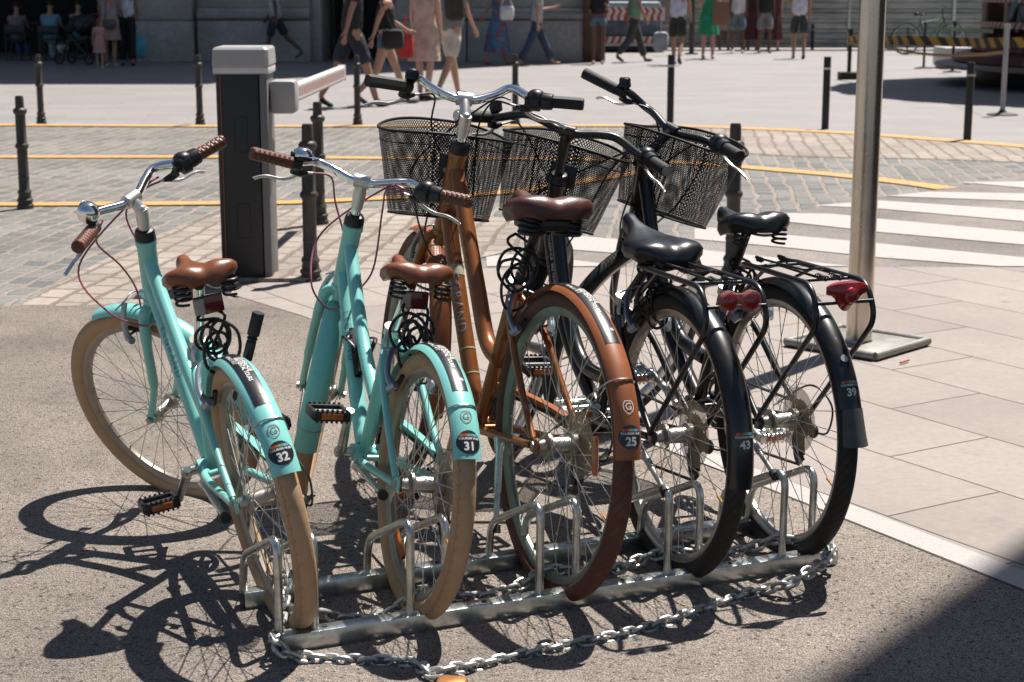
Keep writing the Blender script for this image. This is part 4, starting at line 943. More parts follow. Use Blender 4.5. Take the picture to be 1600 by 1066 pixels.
# ---------------------------------------------------------------- the rack
A0 = G(440, 1034); A1 = G(1308, 893); ux = (A1 - A0).normalized(); vx = Vector((-ux.y, ux.x, 0)); LEN = (A1 - A0).length
RK = empty('bicycle_rack', A0, math.atan2(ux.y, ux.x), 'low galvanised steel rack with five pairs of hoops holding the bicycles', 'bike rack')
for v0, nm in ((.020, 'rail'), (.300, 'rail')):
    r_ = MB().box(LEN / 2, v0, .033, LEN, .040, .042, bev=.003).build(nm, M['galv'], RK)
    K = MB()
    for x in (-.0005, LEN + .0005): K.box(x, v0, .033, .003, .034, .036)
    K.build('end_cap', M['blackrub'], r_)
    K = MB()
    for x in (.10, .46, .80, 1.08): K.cyl((x, v0, .053), (x, v0, .0555), .007, 6)
    K.uv = None; K.build('bolt', M['darkmetal'], r_)
for ua, ub in ((.002, .078), (.290, .370), (.592, .680), (.912, .992), (1.218, 1.298)):
    for u_ in (ua, ub):
        K = MB().tube(rounded([(u_, .020, .050), (u_ + .002, .018, .262), (u_, .286, .140), (u_, .300, .050)], .052, 9), .0090, 16); K.uv = None
        K.build('hoop', M['galv'], RK)
# ---------------------------------------------------------------- chains
def link_mesh():
    L_, W_, r = .0180, .0115, .0050; pts = []
    for i in range(20):
        a = 2 * math.pi * i / 20; x = math.cos(a) * W_; y = math.sin(a) * W_; pts.append((x + (L_ - W_) * (1 if x > 1e-6 else -1 if x < -1e-6 else 0), y, 0))
    K = MB().tube(pts, r, 8, closed=True); K.uv = None; return K
_link = []
def chain(name, path, label, cat='chain', pitch=.0262):
    P = spline(path, 14); root = empty(name, P[0], 0, label, cat); acc = 0; nxt = 0; k = 0
    rnd = random.Random(3)
    for i in range(1, len(P)):
        seg = (P[i] - P[i - 1]); L_ = seg.length; 
        while nxt <= acc + L_:
            t = (nxt - acc) / L_; c_ = P[i - 1].lerp(P[i], t); d = seg.normalized(); qd = d.to_track_quat('X', 'Z'); roll = Quaternion((1, 0, 0), (R(38) if k % 2 else R(-52)) + rnd.uniform(-.25, .25))
            if not _link: o = link_mesh().build('chain_link', M['chain'], root); _link.append(o.data)
            else: o = bpy.data.objects.new('chain_link', _link[0]); C.objects.link(o); o.parent = root
            o.rotation_mode = 'QUATERNION'; o.rotation_quaternion = qd @ roll; o.location = c_ - P[0]
            nxt += pitch; k += 1
        acc += L_
    return root
Z0 = .020
front = [G(452, 905, .10), G(436, 985, .045), G(430, 1000, .06), G(450, 1022, .035), G(505, 1030, Z0), G(560, 1033, Z0), G(610, 1034, Z0), G(650, 1038, Z0), G(672, 1052, Z0 + .008), G(705, 1046, Z0 + .012), G(760, 1038, Z0), G(830, 1022, Z0), G(900, 1006, Z0), G(970, 993, Z0), G(1040, 973, Z0), G(1110, 950, Z0), G(1180, 925, Z0 + .003), G(1230, 912, .05), G(1262, 895, .066), G(1290, 874, .070), G(1298, 860, .068), G(1283, 851, .066)]
chain('chain', front, 'long grey steel chain lying along the front of the bicycle rack')
inner = [G(505, 960, .04), G(545, 968, Z0), G(600, 962, Z0), G(640, 938, .05), G(668, 925, .06), G(705, 932, .03), G(755, 932, Z0), G(810, 916, .04), G(855, 892, .055), G(905, 893, .05), G(960, 890, .04), G(1010, 872, .055), G(1060, 862, .06), G(1120, 868, .04), G(1170, 856, .05), G(1215, 843, .065), G(1262, 848, .06), G(1283, 851, .066)]
chain('chain', inner, 'grey steel chain threaded through the rear wheels inside the rack')
pl = empty('padlock', G(706, 1088), R(-8), 'brass padlock on the ground at the middle of the front chain', 'padlock')
MB().box(0, 0, .020, .060, .046, .034, bev=.008).build('lock_body', M['brass'], pl)
K = MB().tube([(-.016, .02, .02), (-.016, .045, .022), (0, .056, .022), (.016, .045, .022), (.016, .02, .02)], .004, 10); K.uv = None; K.build('shackle', M['chain'], pl)

# ---------------------------------------------------------------- gate cabinet
gx, gy = -1.245, 7.83
GB = empty('barrier_gate', (gx, gy, 0), R(2), 'anthracite barrier cabinet with a light grey cap and a short striped arm', 'barrier gate')
cab = MB(); cab.box(-.012, .15, .505, .196, .30, .99, bev=.012); cab.build('cabinet', M['box_dark'], GB)
MB().box(.106, .15, .505, .034, .296, .985, bev=.004).build('side_panel', M['box_mid'], GB)
MB().box(-.088, -.003, .505, .0022, .004, .97).build('orange_trim', M['orange_lens'], GB)
for z in (.30, .70): K = MB().tube(rounded([(-.03, -.0015, z + .08), (.03, -.0015, z + .08), (.03, -.0015, z - .08), (-.03, -.0015, z - .08)], .01), .0012, 5, closed=True); K.uv = None; K.build('panel_seam', M['black'], GB)
K = MB(); rows = []
for z, d in ((.975, .0), (1.012, .0), (1.016, .004), (1.085, .0), (1.096, -.010)):
    x0, x1, y0, y1 = -.118 - d, .132 + d, -.010 - d, .312 + d; rows.append([(x0, y0, z), (x1 - .012, y0, z), (x1, y0 + .012, z), (x1, y1, z), (x0, y1, z)])
K.grid(rows, closed=True); K.uv = None; K.f.append((20, 21, 22, 23, 24)); K.mi.append(0); K.f.append((4, 3, 2, 1, 0)); K.mi.append(0)
CP = K.build('cap', M['box_grey'], GB, ang=15); MB().box(.007, .151, .993, .252, .324, .026, bev=.003).build('cap_band', M['white'], CP)
K = MB().box(.186, .155, .865, .125, .150, .155, bev=.022); HS = K.build('arm_housing', M['box_grey'], GB); MB().cyl((.10, .155, .865), (.126, .155, .865), .06, 24).build('housing_neck', M['black'], HS)
K = MB()
for zz in (.22, .62, .93): K.cyl((.1235, .10, zz), (.126, .10, zz), .006, 8)
K.cyl((.1235, .22, .60), (.128, .22, .60), .012, 14); K.uv = None; K.build('lock_and_screws', M['galv'], GB)
# arm runs away from the camera
a0 = Vector((.215, .23, .875)); a1 = Vector((.335, 2.05, .885)); d = (a1 - a0).normalized(); n = Vector((d.y, -d.x, 0))
K = MB().tube(rounded([a0, a1], 0), .044, 4) if False else MB()
prof = [(-.014, -.040), (.014, -.040), (.020, -.032), (.020, .032), (.012, .040), (-.012, .040), (-.020, .032), (-.020, -.032)]
K.grid([[p + n * a + Vector((0, 0, b)) for a, b in prof] for p in (a0, a1)], closed=True); K.uv = None; K.f += [tuple(range(8)), tuple(range(8, 16))]; K.mi += [0, 0]
ARM = K.build('arm', M['white'], GB, ang=20)
K = MB()
for i in range(27):
    t = (i + .8) / 28; p = a0.lerp(a1, t)
    for sgn in (-1,):
        q = p + n * sgn * -.0212; K.add([q + Vector((0, 0, -.020)) - d * .016, q + Vector((0, 0, -.020)) + d * .016, q + Vector((0, 0, .022)) + d * .030, q + Vector((0, 0, .022)) - d * .002], [(0, 1, 2, 3)])
K.build('arm_stripes', M['faded_red'], ARM, smooth=False)
K = MB(); K.tube([a0 + Vector((0, 0, -.044)), a1 + Vector((0, 0, -.044))], .006, 6); K.uv = None; K.build('rubber_edge', M['yellow'], ARM)
MB().box(a1.x, a1.y + .008, a1.z, .046, .018, .088, bev=.004).build('arm_tip', M['white'], ARM)
MB().box(.14, .06, .028, .34, .20, .016).build('foot_plate', M['cobble_beige'], GB)
# ---------------------------------------------------------------- bollards
def iron_bollard(loc, hgt, label):
    s = hgt / .75; b = empty('iron_bollard', loc, 0, label, 'bollard', 'dark iron bollards with rings')
    pr = [(.052, 0), (.052, .030), (.046, .036), (.044, .050), (.050, .056), (.050, .066), (.042, .074), (.038, .10), (.044, .112), (.040, .125), (.033, .135), (.032, .40), (.036, .405), (.042, .415), (.042, .425), (.036, .435), (.032, .44), (.031, .625), (.036, .63), (.043, .645), (.043, .655), (.036, .665), (.027, .67), (.026, .735), (.022, .748), (.0001, .75)]
    MB().lathe([(r, z * s) for r, z in pr], n=28).build('post', M['iron'], b)
    K = MB().lathe([(.033, .20 * s), (.0345, .205 * s), (.0345, .215 * s), (.033, .22 * s)], n=28); K.uv = None; K.build('collar', M['iron'], b)
    return b
for u, v, h, l in [(486, 444, .75, 'iron bollard right beside the barrier cabinet, the nearest of its kind'), (500, 352, .72, 'iron bollard on the cobbles directly behind the nearest iron bollard'), (40, 327, .71, 'iron bollard on the cobbles at the left edge on the third yellow line'),
                   (65, 194, .71, 'iron bollard at the plaza edge on the far left'), (313, 196, .71, 'iron bollard at the plaza edge just left of the barrier cabinet'), (559, 197, .71, 'iron bollard at the plaza edge beside the tip of the barrier arm'),
                   (805, 194, .71, 'iron bollard at the plaza edge behind the handlebars of the copper bicycle'), (1143, 442, .75, 'iron bollard on the pavement behind the basket of bicycle 39')]:
    iron_bollard(G(u, v), h, l)
for u, v, h, l in [(1047, 192, .70, 'plain black bollard behind the handlebars of bicycle 39'), (1289, 202, .71, 'plain black bollard standing just left of the steel pole'), (1511, 220, .71, 'plain black bollard with a pale band near the roundabout'), (1269, 78, .58, 'small far black bollard against the metal hoarding')]:
    b = empty('black_bollard', G(u, v), 0, l, 'bollard', 'plain black bollards')
    MB().lathe([(.036, 0), (.036, h - .006), (.033, h), (.0001, h)], n=24).build('post', M['blackpost'], b)
    K = MB().lathe([(.0362, h - .125), (.0368, h - .125), (.0368, h - .105), (.0362, h - .105)], n=24); K.uv = None; K.build('pale_band', M['box_grey'] if u == 1511 else M['galv'], b)
# ---------------------------------------------------------------- stainless pole on its plate
pb = G(1341, 548); PL = empty('steel_pole', pb, 0, 'tall shiny stainless steel pole on a square base plate', 'pole')
K = MB().lathe([(.0488, .03), (.0488, 4.2)], n=48); K.uv = None; K.build('pole', M['stainless'], PL)
K = MB().box(0, 0, .034, .38, .38, .012, Matrix.Rotation(R(47), 3, 'Z'), bev=.003)
for q in range(4): a_, b_ = R(92 + 90 * q), R(182 + 90 * q); K.cyl((math.cos(a_) * .272, math.sin(a_) * .272, .036), (math.cos(b_) * .272, math.sin(b_) * .272, .036), .0165, 10)
K.uv = None; K.xf(lambda v: v + Vector((-.005, .0, 0))).build('base_plate', M['plate'], PL)
K = MB().lathe([(.0490, .03), (.056, .035), (.0495, .046)], n=40); K.uv = None; K.build('weld', M['galv'], PL)
def on_pole(v2, z0, lift, a0=-math.pi / 2 + .02): return [(math.cos(a0 + x / .049) * (.0488 + lift), math.sin(a0 + x / .049) * (.0488 + lift), z0 + y) for x, y in v2]
for r_, lf, mm, nm in ((.036, .0008, M['st_white'], 'round_sticker'), (.033, .0014, mat('dark pink vinyl', (.30, .09, .11), .4), 'sticker_print')):
    vs, fs = disc2d(r_, 32); MB().add(on_pole(vs, 1.365, lf), fs).build(nm, mm, PL)
vs, fs = text2d('a', .04, .02); MB().add(on_pole(vs, 1.368, .0019), fs).build('sticker_print', M['st_black'], PL)
# ---------------------------------------------------------------- stone building across the plaza
def stone(name, c1, c2): return m_brick(name, c1, c2, tuple(x * .45 for x in c1), 1.6, .8, 0, .006, .85, .01, .5, (.75, 1.15), .004)
def m_stone(name, col):
    m, nt, b, tc = newm(name, .88); o = tc.outputs['Object']
    a = noise(nt, o, 1.1, 7, .65); f = noise(nt, o, 14, 5, .7)
    c = mixc(nt, 1.0, (*col,), ramp(nt, a.outputs['Fac'], [(.3, .72), (.7, 1.2)]), 'MULTIPLY'); c = mixc(nt, 1.0, c, ramp(nt, f.outputs['Fac'], [(.35, .85), (.65, 1.12)]), 'MULTIPLY')
    nt.links.new(c, b.inputs['Base Color']); bumpn(nt, b, f.outputs['Fac'], .5, .01); return m
M['stone'] = m_stone('weathered limestone', (.56, .54, .49)); M['stone2'] = m_stone('smooth limestone band', (.48, .46, .42))
M['dark_room'] = mat('dark interior', (.012, .011, .010), .8); M['bronze'] = mat('rusty brown cladding', (.13, .062, .035), .55, .3, var=.4, vscale=3)
M['glass_dark'] = mat('dark window glass', (.02, .025, .03), .08, 0)
BD = empty('stone_building', (0, 33, 0), 0, 'large grey limestone building with dark openings across the plaza', 'building')
FX = lambda u: (u - 800) * .0123
def wall(x0, x1, z0, z1, y=0, dep=1.0, nm='wall', m=None): return MB().box((x0 + x1) / 2, y + dep / 2, (z0 + z1) / 2, x1 - x0, dep, z1 - z0, bev=.012).build(nm, m or M['stone'], BD)
xr = FX(912)
for x0, x1, dy in ((FX(214), FX(303), .0), (FX(309), FX(484), .10), (FX(620), FX(728), .0), (FX(730), xr, .06)):
    wall(x0, x1, 0, .78, dy, 1.0); wall(x0, x1, 3.4, 3.399 + .001, dy) if 0 else None
    if dy: 
        MB().tube([(x0, dy + .04, .87), (x1, dy + .04, .87)], .075, 12).build('moulding', M['stone2'], BD); wall(x0, x1, .80, 1.02, dy + .05, .9)
        wall(x0 + .001, x1 - .001, 1.025, 3.6, dy + .12, .8)
    else: wall(x0, x1, .795, 1.9, dy, 1.0); wall(x0, x1, 1.91, 3.6, dy, 1.0)
wall(FX(303) + .005, FX(309) - .005, 0, 3.6, .3, .7); wall(FX(484), FX(484) + .20, 0, 3.6, .35, 2.6); wall(FX(620) - .2, FX(620), 0, 3.6, .36, 2.6)
wall(-30, FX(-560), 0, 3.6); wall(FX(-560) , FX(-540), 0, 3.6, .4)
wall(-30, xr, 3.6, 19.5, -.02, 12, 'upper_wall'); wall(-30, xr + .1, 19.5, 20, -.25, 12.3, 'cornice', M['stone2'])
wall(-30, xr - .02, 0, 3.6, 5.2, 6.5, 'back_wall', M['dark_room'])
for i in range(9):
    for j in range(4):
        x = -28 + i * 3.3; z = 6.0 + j * 3.5
        if x < xr - 1: f = MB().box(x, -.03, z, 1.35, .10, 2.1, bev=.02).build('window', M['stone2'], BD); MB().box(x, -.09, z, 1.1, .03, 1.85).build('pane', M['glass_dark'], f)
MB().box(FX(928), .45, 1.8, .43, .9, 3.6, bev=.02).build('cladding', M['bronze'], BD)
MB().box(FX(500), 2.0, 1.4, .06, .05, 2.8).build('door_frame', M['iron'], BD); MB().box(FX(560), 2.05, 1.4, 1.3, .05, 2.8).build('door', M['dark_room'], BD)
# block on the right, outside the frame, that shades the bottom right corner
M['low_bounce'] = mat('low bounce dark facade', (.17, .145, .12), .85, var=.2, vscale=3)  # facade colour kept dark so it bounces little light into the shaded corner
OB = empty('corner_building', (9.6, 4.6, 0), 0, 'tall plain building corner standing off to the right', 'building')
cx0, cy1 = G(1445, 948).x + (8.45 - G(1445, 948).y) / math.tan(R(SUN_AZ)), 8.45
K = MB().box((cx0 + 16) / 2 - 9.6, (cy1 + 3.0) / 2 - 4.6, 11, 16 - cx0, cy1 - 3.0, 22, bev=.03); K.build('wall', M['low_bounce'], OB)
for j in range(3):
    for i in range(2):
        f = MB().box(cx0 - 9.6 - .02, 4.6 + i * 2.3 - 4.6, 3.5 + j * 3.2, .08, 1.1, 1.8, bev=.01).build('window', M['stone2'], OB); MB().box(cx0 - 9.6 - .07, 4.6 + i * 2.3 - 4.6, 3.5 + j * 3.2, .03, .9, 1.6).build('pane', M['glass_dark'], f)
# far block behind the hoarding
FB = empty('apartment_block', (14, 78, 0), 0, 'pale apartment block far behind the metal hoarding', 'building')
MB().box(0, 5, 8, 50, 10, 16, bev=.05).build('wall', M['stone'], FB)
for j in range(4):
    for i in range(14):
        MB().box(-23 + i * 3.5, -.03, 3 + j * 3.6, 1.3, .1, 2.0).build('window', M['glass_dark'], FB)
# ---------------------------------------------------------------- metal hoarding
def m_hoard():
    m, nt, b, tc = newm('stained galvanised sheet', .42); o = tc.outputs['Object']; b.inputs['Metallic'].default_value = .55
    mp = nt.nodes.new('ShaderNodeMapping'); mp.inputs['Scale'].default_value = (.55, 1, 3.2); nt.links.new(o, mp.inputs['Vector'])
    a = noise(nt, mp.outputs[0], 1.6, 6, .7)
    c = ramp(nt, a.outputs['Fac'], [(.32, (.16, .17, .165)), (.5, (.30, .315, .30)), (.62, (.42, .42, .38)), (.72, (.20, .30, .40))]); nt.links.new(c, b.inputs['Base Color']); return m
M['hoard'] = m_hoard()
HD = empty('metal_hoarding', (3, 40, 0), 0, 'grey corrugated metal hoarding along the back of the plaza', 'hoarding')
x = 0
for k in range(11):
    K = MB(); w_ = 2.36; rows = []
    z = .04
    prof = []
    while z < 2.3:
        prof += [(0, z), (0, z + .10), (.035, z + .125), (.035, z + .185), (0, z + .21)]; z += .23
    K.grid([[Vector((x + xx, -dd, zz)) for dd, zz in prof] for xx in (0, w_)]); K.grid([[Vector((x + xx, -dd + .02, zz)) for dd, zz in prof] for xx in (0, w_)]); K.uv = None
    K.build('sheet_panel', M['hoard'], HD, ang=10); MB().box(x + w_ + .03, -.02, 1.18, .06, .07, 2.36).build('post', M['galv'], HD); x += w_ + .06
# ---------------------------------------------------------------- roadworks container with chevron boards
RX = lambda u: (u - 800) * .01415
TR = empty('chevron_container', (RX(990), 38.2, 0), 0, 'low works container with red and white chevron boards beside the building end', 'container')
w_ = RX(1040) - RX(946)
MB().box(0, .6, .085, w_ + .1, 1.2, .13, bev=.02).build('base', M['black'], TR); MB().box(0, .6, .45, w_ - .06, 1.1, .58, bev=.02).build('body', mat('blue grey tarpaulin', (.12, .16, .20), .7, var=.4, vscale=4), TR)
MB().box(0, .6, 1.0, w_ - .1, 1.0, .20, bev=.06).build('cover', mat('pale blue sheet', (.40, .50, .56), .6, var=.2), TR)
def board(z0, z1, kind):
    bo = MB().box(0, -.02, (z0 + z1) / 2, w_ + .04, .03, z1 - z0).build('chevron_board', M['white'], TR); K = MB(); n_ = 9; s = w_ / n_; h = z1 - z0; m_ = (z0 + z1) / 2
    for i in range(n_):
        x = -w_ / 2 + i * s
        if kind == 'chev': K.add([(x, -.037, z0), (x + s * .45, -.037, z0), (x + s * .85, -.037, m_), (x + s * .45, -.037, z1), (x, -.037, z1), (x + s * .4, -.037, m_)], [(0, 1, 2, 5), (5, 2, 3, 4)])
        elif kind == 'diag': K.add([(x, -.037, z0), (x + s * .5, -.037, z0), (x + s * .9, -.037, z1), (x + s * .4, -.037, z1)], [(0, 1, 2, 3)])
        else: K.add([(x, -.037, z0), (x + s * .5, -.037, z0), (x + s * .5, -.037, z1), (x, -.037, z1)], [(0, 1, 2, 3)])
    K.build('red_marks', M['redpaint'], bo, smooth=False)
board(.80, .98, 'chev'); board(.70, .79, 'bar'); board(.20, .345, 'diag'); board(.145, .19, 'none') if 0 else None
MB().box(0, -.01, .165, w_ + .06, .04, .05).build('rail', M['white'], TR)
b = empty('steel_post', (RX(1073), 37.0, 0), 0, 'grey steel post between the chevron container and the hoarding', 'post'); MB().cyl((0, 0, 0), (0, 0, 3), .055, 14).build('shaft', M['iron'], b); MB().cyl((0, 0, 0), (0, 0, .03), .14, 14).build('foot', M['iron'], b)
# ---------------------------------------------------------------- carousel
M['maroon'] = mat('dark maroon panel with gold ornament', (.105, .036, .032), .45, vscale=4, col2=(.30, .16, .08), v2=(.56, .60)); M['gold'] = mat('dull gold ornament', (.30, .18, .06), .5, .4); M['awn_red'] = mat('awning red', (.42, .08, .07), .7); M['awn_white'] = mat('awning cream', (.68, .60, .52), .7)
cc = Vector((9.75, 24.9, 0)); CA_ = empty('carousel', cc, 0, 'maroon carousel with a round deck and striped awning at the right edge', 'carousel')
MB().lathe([(.01, .24), (3.42, .24), (3.52, .26), (3.52, .30), (3.40, .32), (.01, .32)], n=64).build('deck', mat('deck rim', (.26, .20, .16), .5, var=.2), CA_)
MB().lathe([(2.9, .0), (2.95, .24)], n=48).build('undercarriage', M['black'], CA_)
MB().lathe([(3.20, .32), (3.25, .34), (3.22, .44), (3.10, .47), (3.02, .475)], n=64).build('lower_skirt', M['maroon'], CA_)
MB().lathe([(2.98, .475), (3.0, .50), (2.96, .62), (3.02, .64), (2.8, .66), (.01, .66)], n=64).build('upper_skirt', M['maroon'], CA_)

MB().lathe([(1.9, .66), (1.9, 4.2)], n=40).build('centre_drum', M['maroon'], CA_)
MB().box(-.5, 1.55, 2.3, 4.1, .12, 3.3, bev=.02).build('back_panel', M['maroon'], CA_)
hp = Vector((-2.35, -.85, .66)); hv = [(0, 0, .62), (.22, 0, .62), (-.24, 0, .64), (.36, 0, .82), (.46, 0, 1.0), (.60, 0, .92), (.30, .07, .38), (.40, .07, .12), (.30, -.07, .38), (.22, -.07, .10), (-.28, .07, .38), (-.34, .07, .10), (-.28, -.07, .38), (-.18, -.07, .12), (-.42, 0, .48), (-.46, 0, .28)]
HORSE = [hp, hv, [(0, 1), (0, 2), (1, 3), (3, 4), (4, 5), (1, 6), (6, 7), (1, 8), (8, 9), (2, 10), (10, 11), (2, 12), (12, 13), (2, 14), (14, 15)], [.13, .13, .13, .085, .07, .045, .05, .032, .05, .032, .055, .032, .055, .032, .05, .03]]
MB().lathe([(.01, 5.3), (1.5, 4.9), (4.1, 4.15), (4.12, 3.85), (4.0, 3.84), (4.0, 4.05), (.01, 4.3)], n=64).build('canopy', M['awn_white'], CA_)
K = MB()
for i in range(64):
    if i % 2:
        a, b = 2 * math.pi * i / 64, 2 * math.pi * (i + 1) / 64; K.add([(math.cos(t) * 4.145, math.sin(t) * 4.145, z) for t, z in ((a, 3.72), (b, 3.72), (b, 4.17), (a, 4.17))], [(0, 1, 2, 3)])
K.build('canopy_stripes', M['awn_red'], CA_, smooth=False)
for i in range(12):
    a = 2 * math.pi * (i + .38) / 12; p = Vector((math.cos(a) * 2.82, math.sin(a) * 2.82, 0)); MB().cyl(p + Vector((0, 0, .66)), p + Vector((0, 0, 4.05)), .05, 12).build('pillar', mat('beige pillar', (.36, .27, .20), .5) if i == 0 else bpy.data.materials['beige pillar'], CA_)
for z in (.82, 1.18):
    K = MB()
    for i in range(260):
        a, b = 2 * math.pi * i / 260, 2 * math.pi * (i + 1) / 260; K.cur = i % 2
        K.add([(math.cos(t) * 2.88, math.sin(t) * 2.88, zz) for t, zz in ((a, z), (b, z), (b + .02, z + .09), (a + .02, z + .09))], [(0, 1, 2, 3)])
    K.build('striped_band', [M['awn_red'], M['awn_white']], CA_, smooth=False)
# ---------------------------------------------------------------- queue posts and tapes
def qpost(u, v, h, label, kind='black', r=.022):
    p = empty('queue_post', G(u, v), 0, label, 'barrier post', 'queue posts holding the tape'); m = M['blackpost'] if kind != 'silver' else M['box_grey']
    MB().cyl((0, 0, .02), (0, 0, h), r, 14).build('shaft', m, p); MB().cyl((0, 0, h), (0, 0, h + .05), r * 1.35, 14).build('head', m, p)
    if kind == 'box': MB().box(0, 0, .055, .30, .30, .11, bev=.01).build('foot', mat('rubber foot', (.05, .042, .03), .8), p)
    elif kind == 'silver': MB().lathe([(.17, 0), (.17, .012), (.05, .03), (.03, .06)], n=28).build('foot', M['iron'], p)
    else: MB().lathe([(.16, 0), (.16, .012), (.03, .03)], n=24).build('foot', M['black'], p)
    return p
qpost(1326, 124, .72, 'black tape post with a square rubber foot just left of the steel pole', 'box', .032)
qpost(1443, 107, .76, 'slim black tape post on the plaza between the steel pole and the green bicycle', 'black')
qpost(1488, 113, .80, 'slim black tape post in front of the white bench', 'black', .026)
qpost(1417, 84, .50, 'short far black tape post below the tape', 'black', .02)
qpost(1566, 180, .94, 'pale tapered tape post with a round foot in front of the carousel', 'silver', .028)
def zc_of(p): return p.y * math.cos(PITCH) - (p.z - CAM_H) * math.sin(PITCH)
def tape(name, pts, wd, mats, n, label, sag=0):
    P = spline(pts, 12); L_ = sum((P[i + 1] - P[i]).length for i in range(len(P) - 1)); K = MB(); acc = 0
    m_ = n * 2
    def at(s):
        s = max(0, min(L_ - 1e-4, s)); a = 0
        for i in range(len(P) - 1):
            l = (P[i + 1] - P[i]).length
            if a + l >= s: return P[i].lerp(P[i + 1], (s - a) / l)
            a += l
        return P[-1]
    up = Vector((0, 0, wd / 2)); sk = L_ / m_ * .8
    for i in range(m_):
        s0, s1 = L_ * i / m_, L_ * (i + 1) / m_; K.cur = i % 2
        for y in (0, .004): K.add([at(s0 + sk) - up + Vector((0, y, 0)), at(s1 + sk) - up + Vector((0, y, 0)), at(s1) + up + Vector((0, y, 0)), at(s0) + up + Vector((0, y, 0))], [(0, 1, 2, 3)])
    o = K.build(name, mats, None, smooth=False); return tag(o, label, 'barrier tape')
def at_depth(u, v, y):
    cx = (u - 800) / FOC; cy = -(v - 533) / FOC; dy = math.cos(PITCH) + cy * math.sin(PITCH); dz = -math.sin(PITCH) + cy * math.cos(PITCH); t = y / dy
    return Vector((cx * t, y, CAM_H + dz * t))
yb = G(1326, 124).y
tape('barrier_tape', [at_depth(1326, 63, yb - .04), at_depth(1410, 63, 24.2), at_depth(1490, 66, 23.2), at_depth(1560, 67, 21.8), at_depth(1610, 66, 21.2)], .125, [M['yellow'], M['blackpost']], 17, 'wide yellow and black hazard tape stretched level between the posts')
tape('barrier_rope', [at_depth(1326, 68, yb - .05), at_depth(1400, 77, 23.5), at_depth(1440, 84, 22.5), at_depth(1500, 87, 21), at_depth(1568, 82, 18.7)], .035, [M['yellow'], M['blackpost']], 60, 'thin twisted yellow and black tape sagging under the wide one')
tape('barrier_tape', [at_depth(1444, 44, G(1443, 107).y), at_depth(1500, 46, 28), at_depth(1552, 49, 24)], .06, [mat('green tape', (.10, .24, .12), .5)] * 2, 3, 'pale green tape running from the slim post to the carousel')
# white bench block
wb = empty('white_bench', G(1510, 108), 0, 'white rounded concrete bench in front of the carousel', 'bench'); MB().box(.15, .4, .20, 1.1, .9, .36, bev=.05).build('seat', M['white'], wb); MB().box(.15, .4, .03, 1.0, .8, .05).build('plinth', M['box_grey'], wb)
MB().sphere((.35, .5, .33), .36, 12, (1.2, 1, .45)).build('hump', M['white'], wb)
# green bicycle parked far off
def far_bike(loc, rz):
    b = empty('bicycle', loc, rz, 'green bicycle parked by the hoarding behind the tape', 'bicycle'); g = mat('green paint', (.05, .16, .06), .4)
    for x, nm in ((0, 'rear_wheel'), (1.02, 'front_wheel')):
        W = MB().lathe([(.29, -.01), (.30, -.01), (.30, .01), (.29, .01)], (x, 0, .33), (0, 1, 0), 32, closed=True).build(nm, M['alu'], b)
        MB().tube([(x + math.cos(a) * .315, 0, .33 + math.sin(a) * .315) for a in [2 * math.pi * i / 32 for i in range(32)]], .018, 8, closed=True).build('tyre', M['tyre_black'], W)
        K = MB(); [K.cyl((x, 0, .33), (x + math.cos(i * .35) * .29, 0, .33 + math.sin(i * .35) * .29), .0015, 4) for i in range(18)]; K.uv = None; K.build('spokes', M['steel'], W)
    K = MB()
    for a, c_ in (((.42, .28), (.30, .75)), ((.42, .28), (.84, .70)), ((.33, .66), (.83, .76)), ((0, .33), (.33, .66)), ((0, .33), (.42, .28)), ((.80, .82), (.90, .55))): K.cyl((a[0], 0, a[1]), (c_[0], 0, c_[1]), .017, 10)
    K.uv = None; K.build('frame', g, b)
    K = MB(); [K.cyl((.90, s * .04, .56), (1.02, s * .05, .33), .012, 8) for s in (-1, 1)]; K.uv = None; K.build('fork', g, b)
    K = MB(); K.tube(spline([(.72, .28, 1.0), (.80, .12, .96), (.79, 0, .95), (.80, -.12, .96), (.72, -.28, 1.0)], 4), .012, 8); K.cyl((.80, 0, .8), (.79, 0, .95), .012, 8); K.uv = None; K.build('handlebar', M['black'], b)
    saddle(b, (.27, .88), M['saddle_black'], .16, .25)
far_bike(G(1478, 96, 0) + Vector((0, 3.5, 0)), R(8))

# ---------------------------------------------------------------- people
def skin_mesh(name, verts, edges, radii, m, parent, root=0, sub=1, label=None):
    me = bpy.data.meshes.new('t'); me.from_pydata([tuple(v) for v in verts], edges, []); o = bpy.data.objects.new('t', me); C.objects.link(o)
    sk = o.modifiers.new('s', 'SKIN'); sk.use_smooth_shade = True; sk.branch_smoothing = .3
    if not me.skin_vertices: 
        bm = bmesh.new(); bm.from_mesh(me); bm.verts.layers.skin.verify(); bm.to_mesh(me); bm.free()
    for i, r in enumerate(radii):
        me.skin_vertices[0].data[i].radius = r if isinstance(r, tuple) else (r, r); me.skin_vertices[0].data[i].use_root = (i == root)
    if sub: s = o.modifiers.new('u', 'SUBSURF'); s.levels = sub; s.render_levels = sub
    dg = bpy.context.evaluated_depsgraph_get(); dg.update(); m2 = bpy.data.meshes.new_from_object(o.evaluated_get(dg)); bpy.data.objects.remove(o); bpy.data.meshes.remove(me)
    m2.name = name; m2.materials.clear(); m2.materials.append(m)
    for p in m2.polygons: p.use_smooth = True
    r_ = bpy.data.objects.new(name, m2); C.objects.link(r_); r_.parent = parent
    if label: r_['label'] = label
    return r_
ho = skin_mesh('carousel_horse', [Vector(q) for q in HORSE[1]], HORSE[2], HORSE[3], mat('grey blue horse paint', (.20, .26, .32), .5, var=.3), CA_); ho.location = HORSE[0]
_skin = {}
def skinmat(t):
    if t not in _skin: _skin[t] = mat('skin %d' % len(_skin), t, .55, var=.08, vscale=9)
    return _skin[t]
_cl = {}
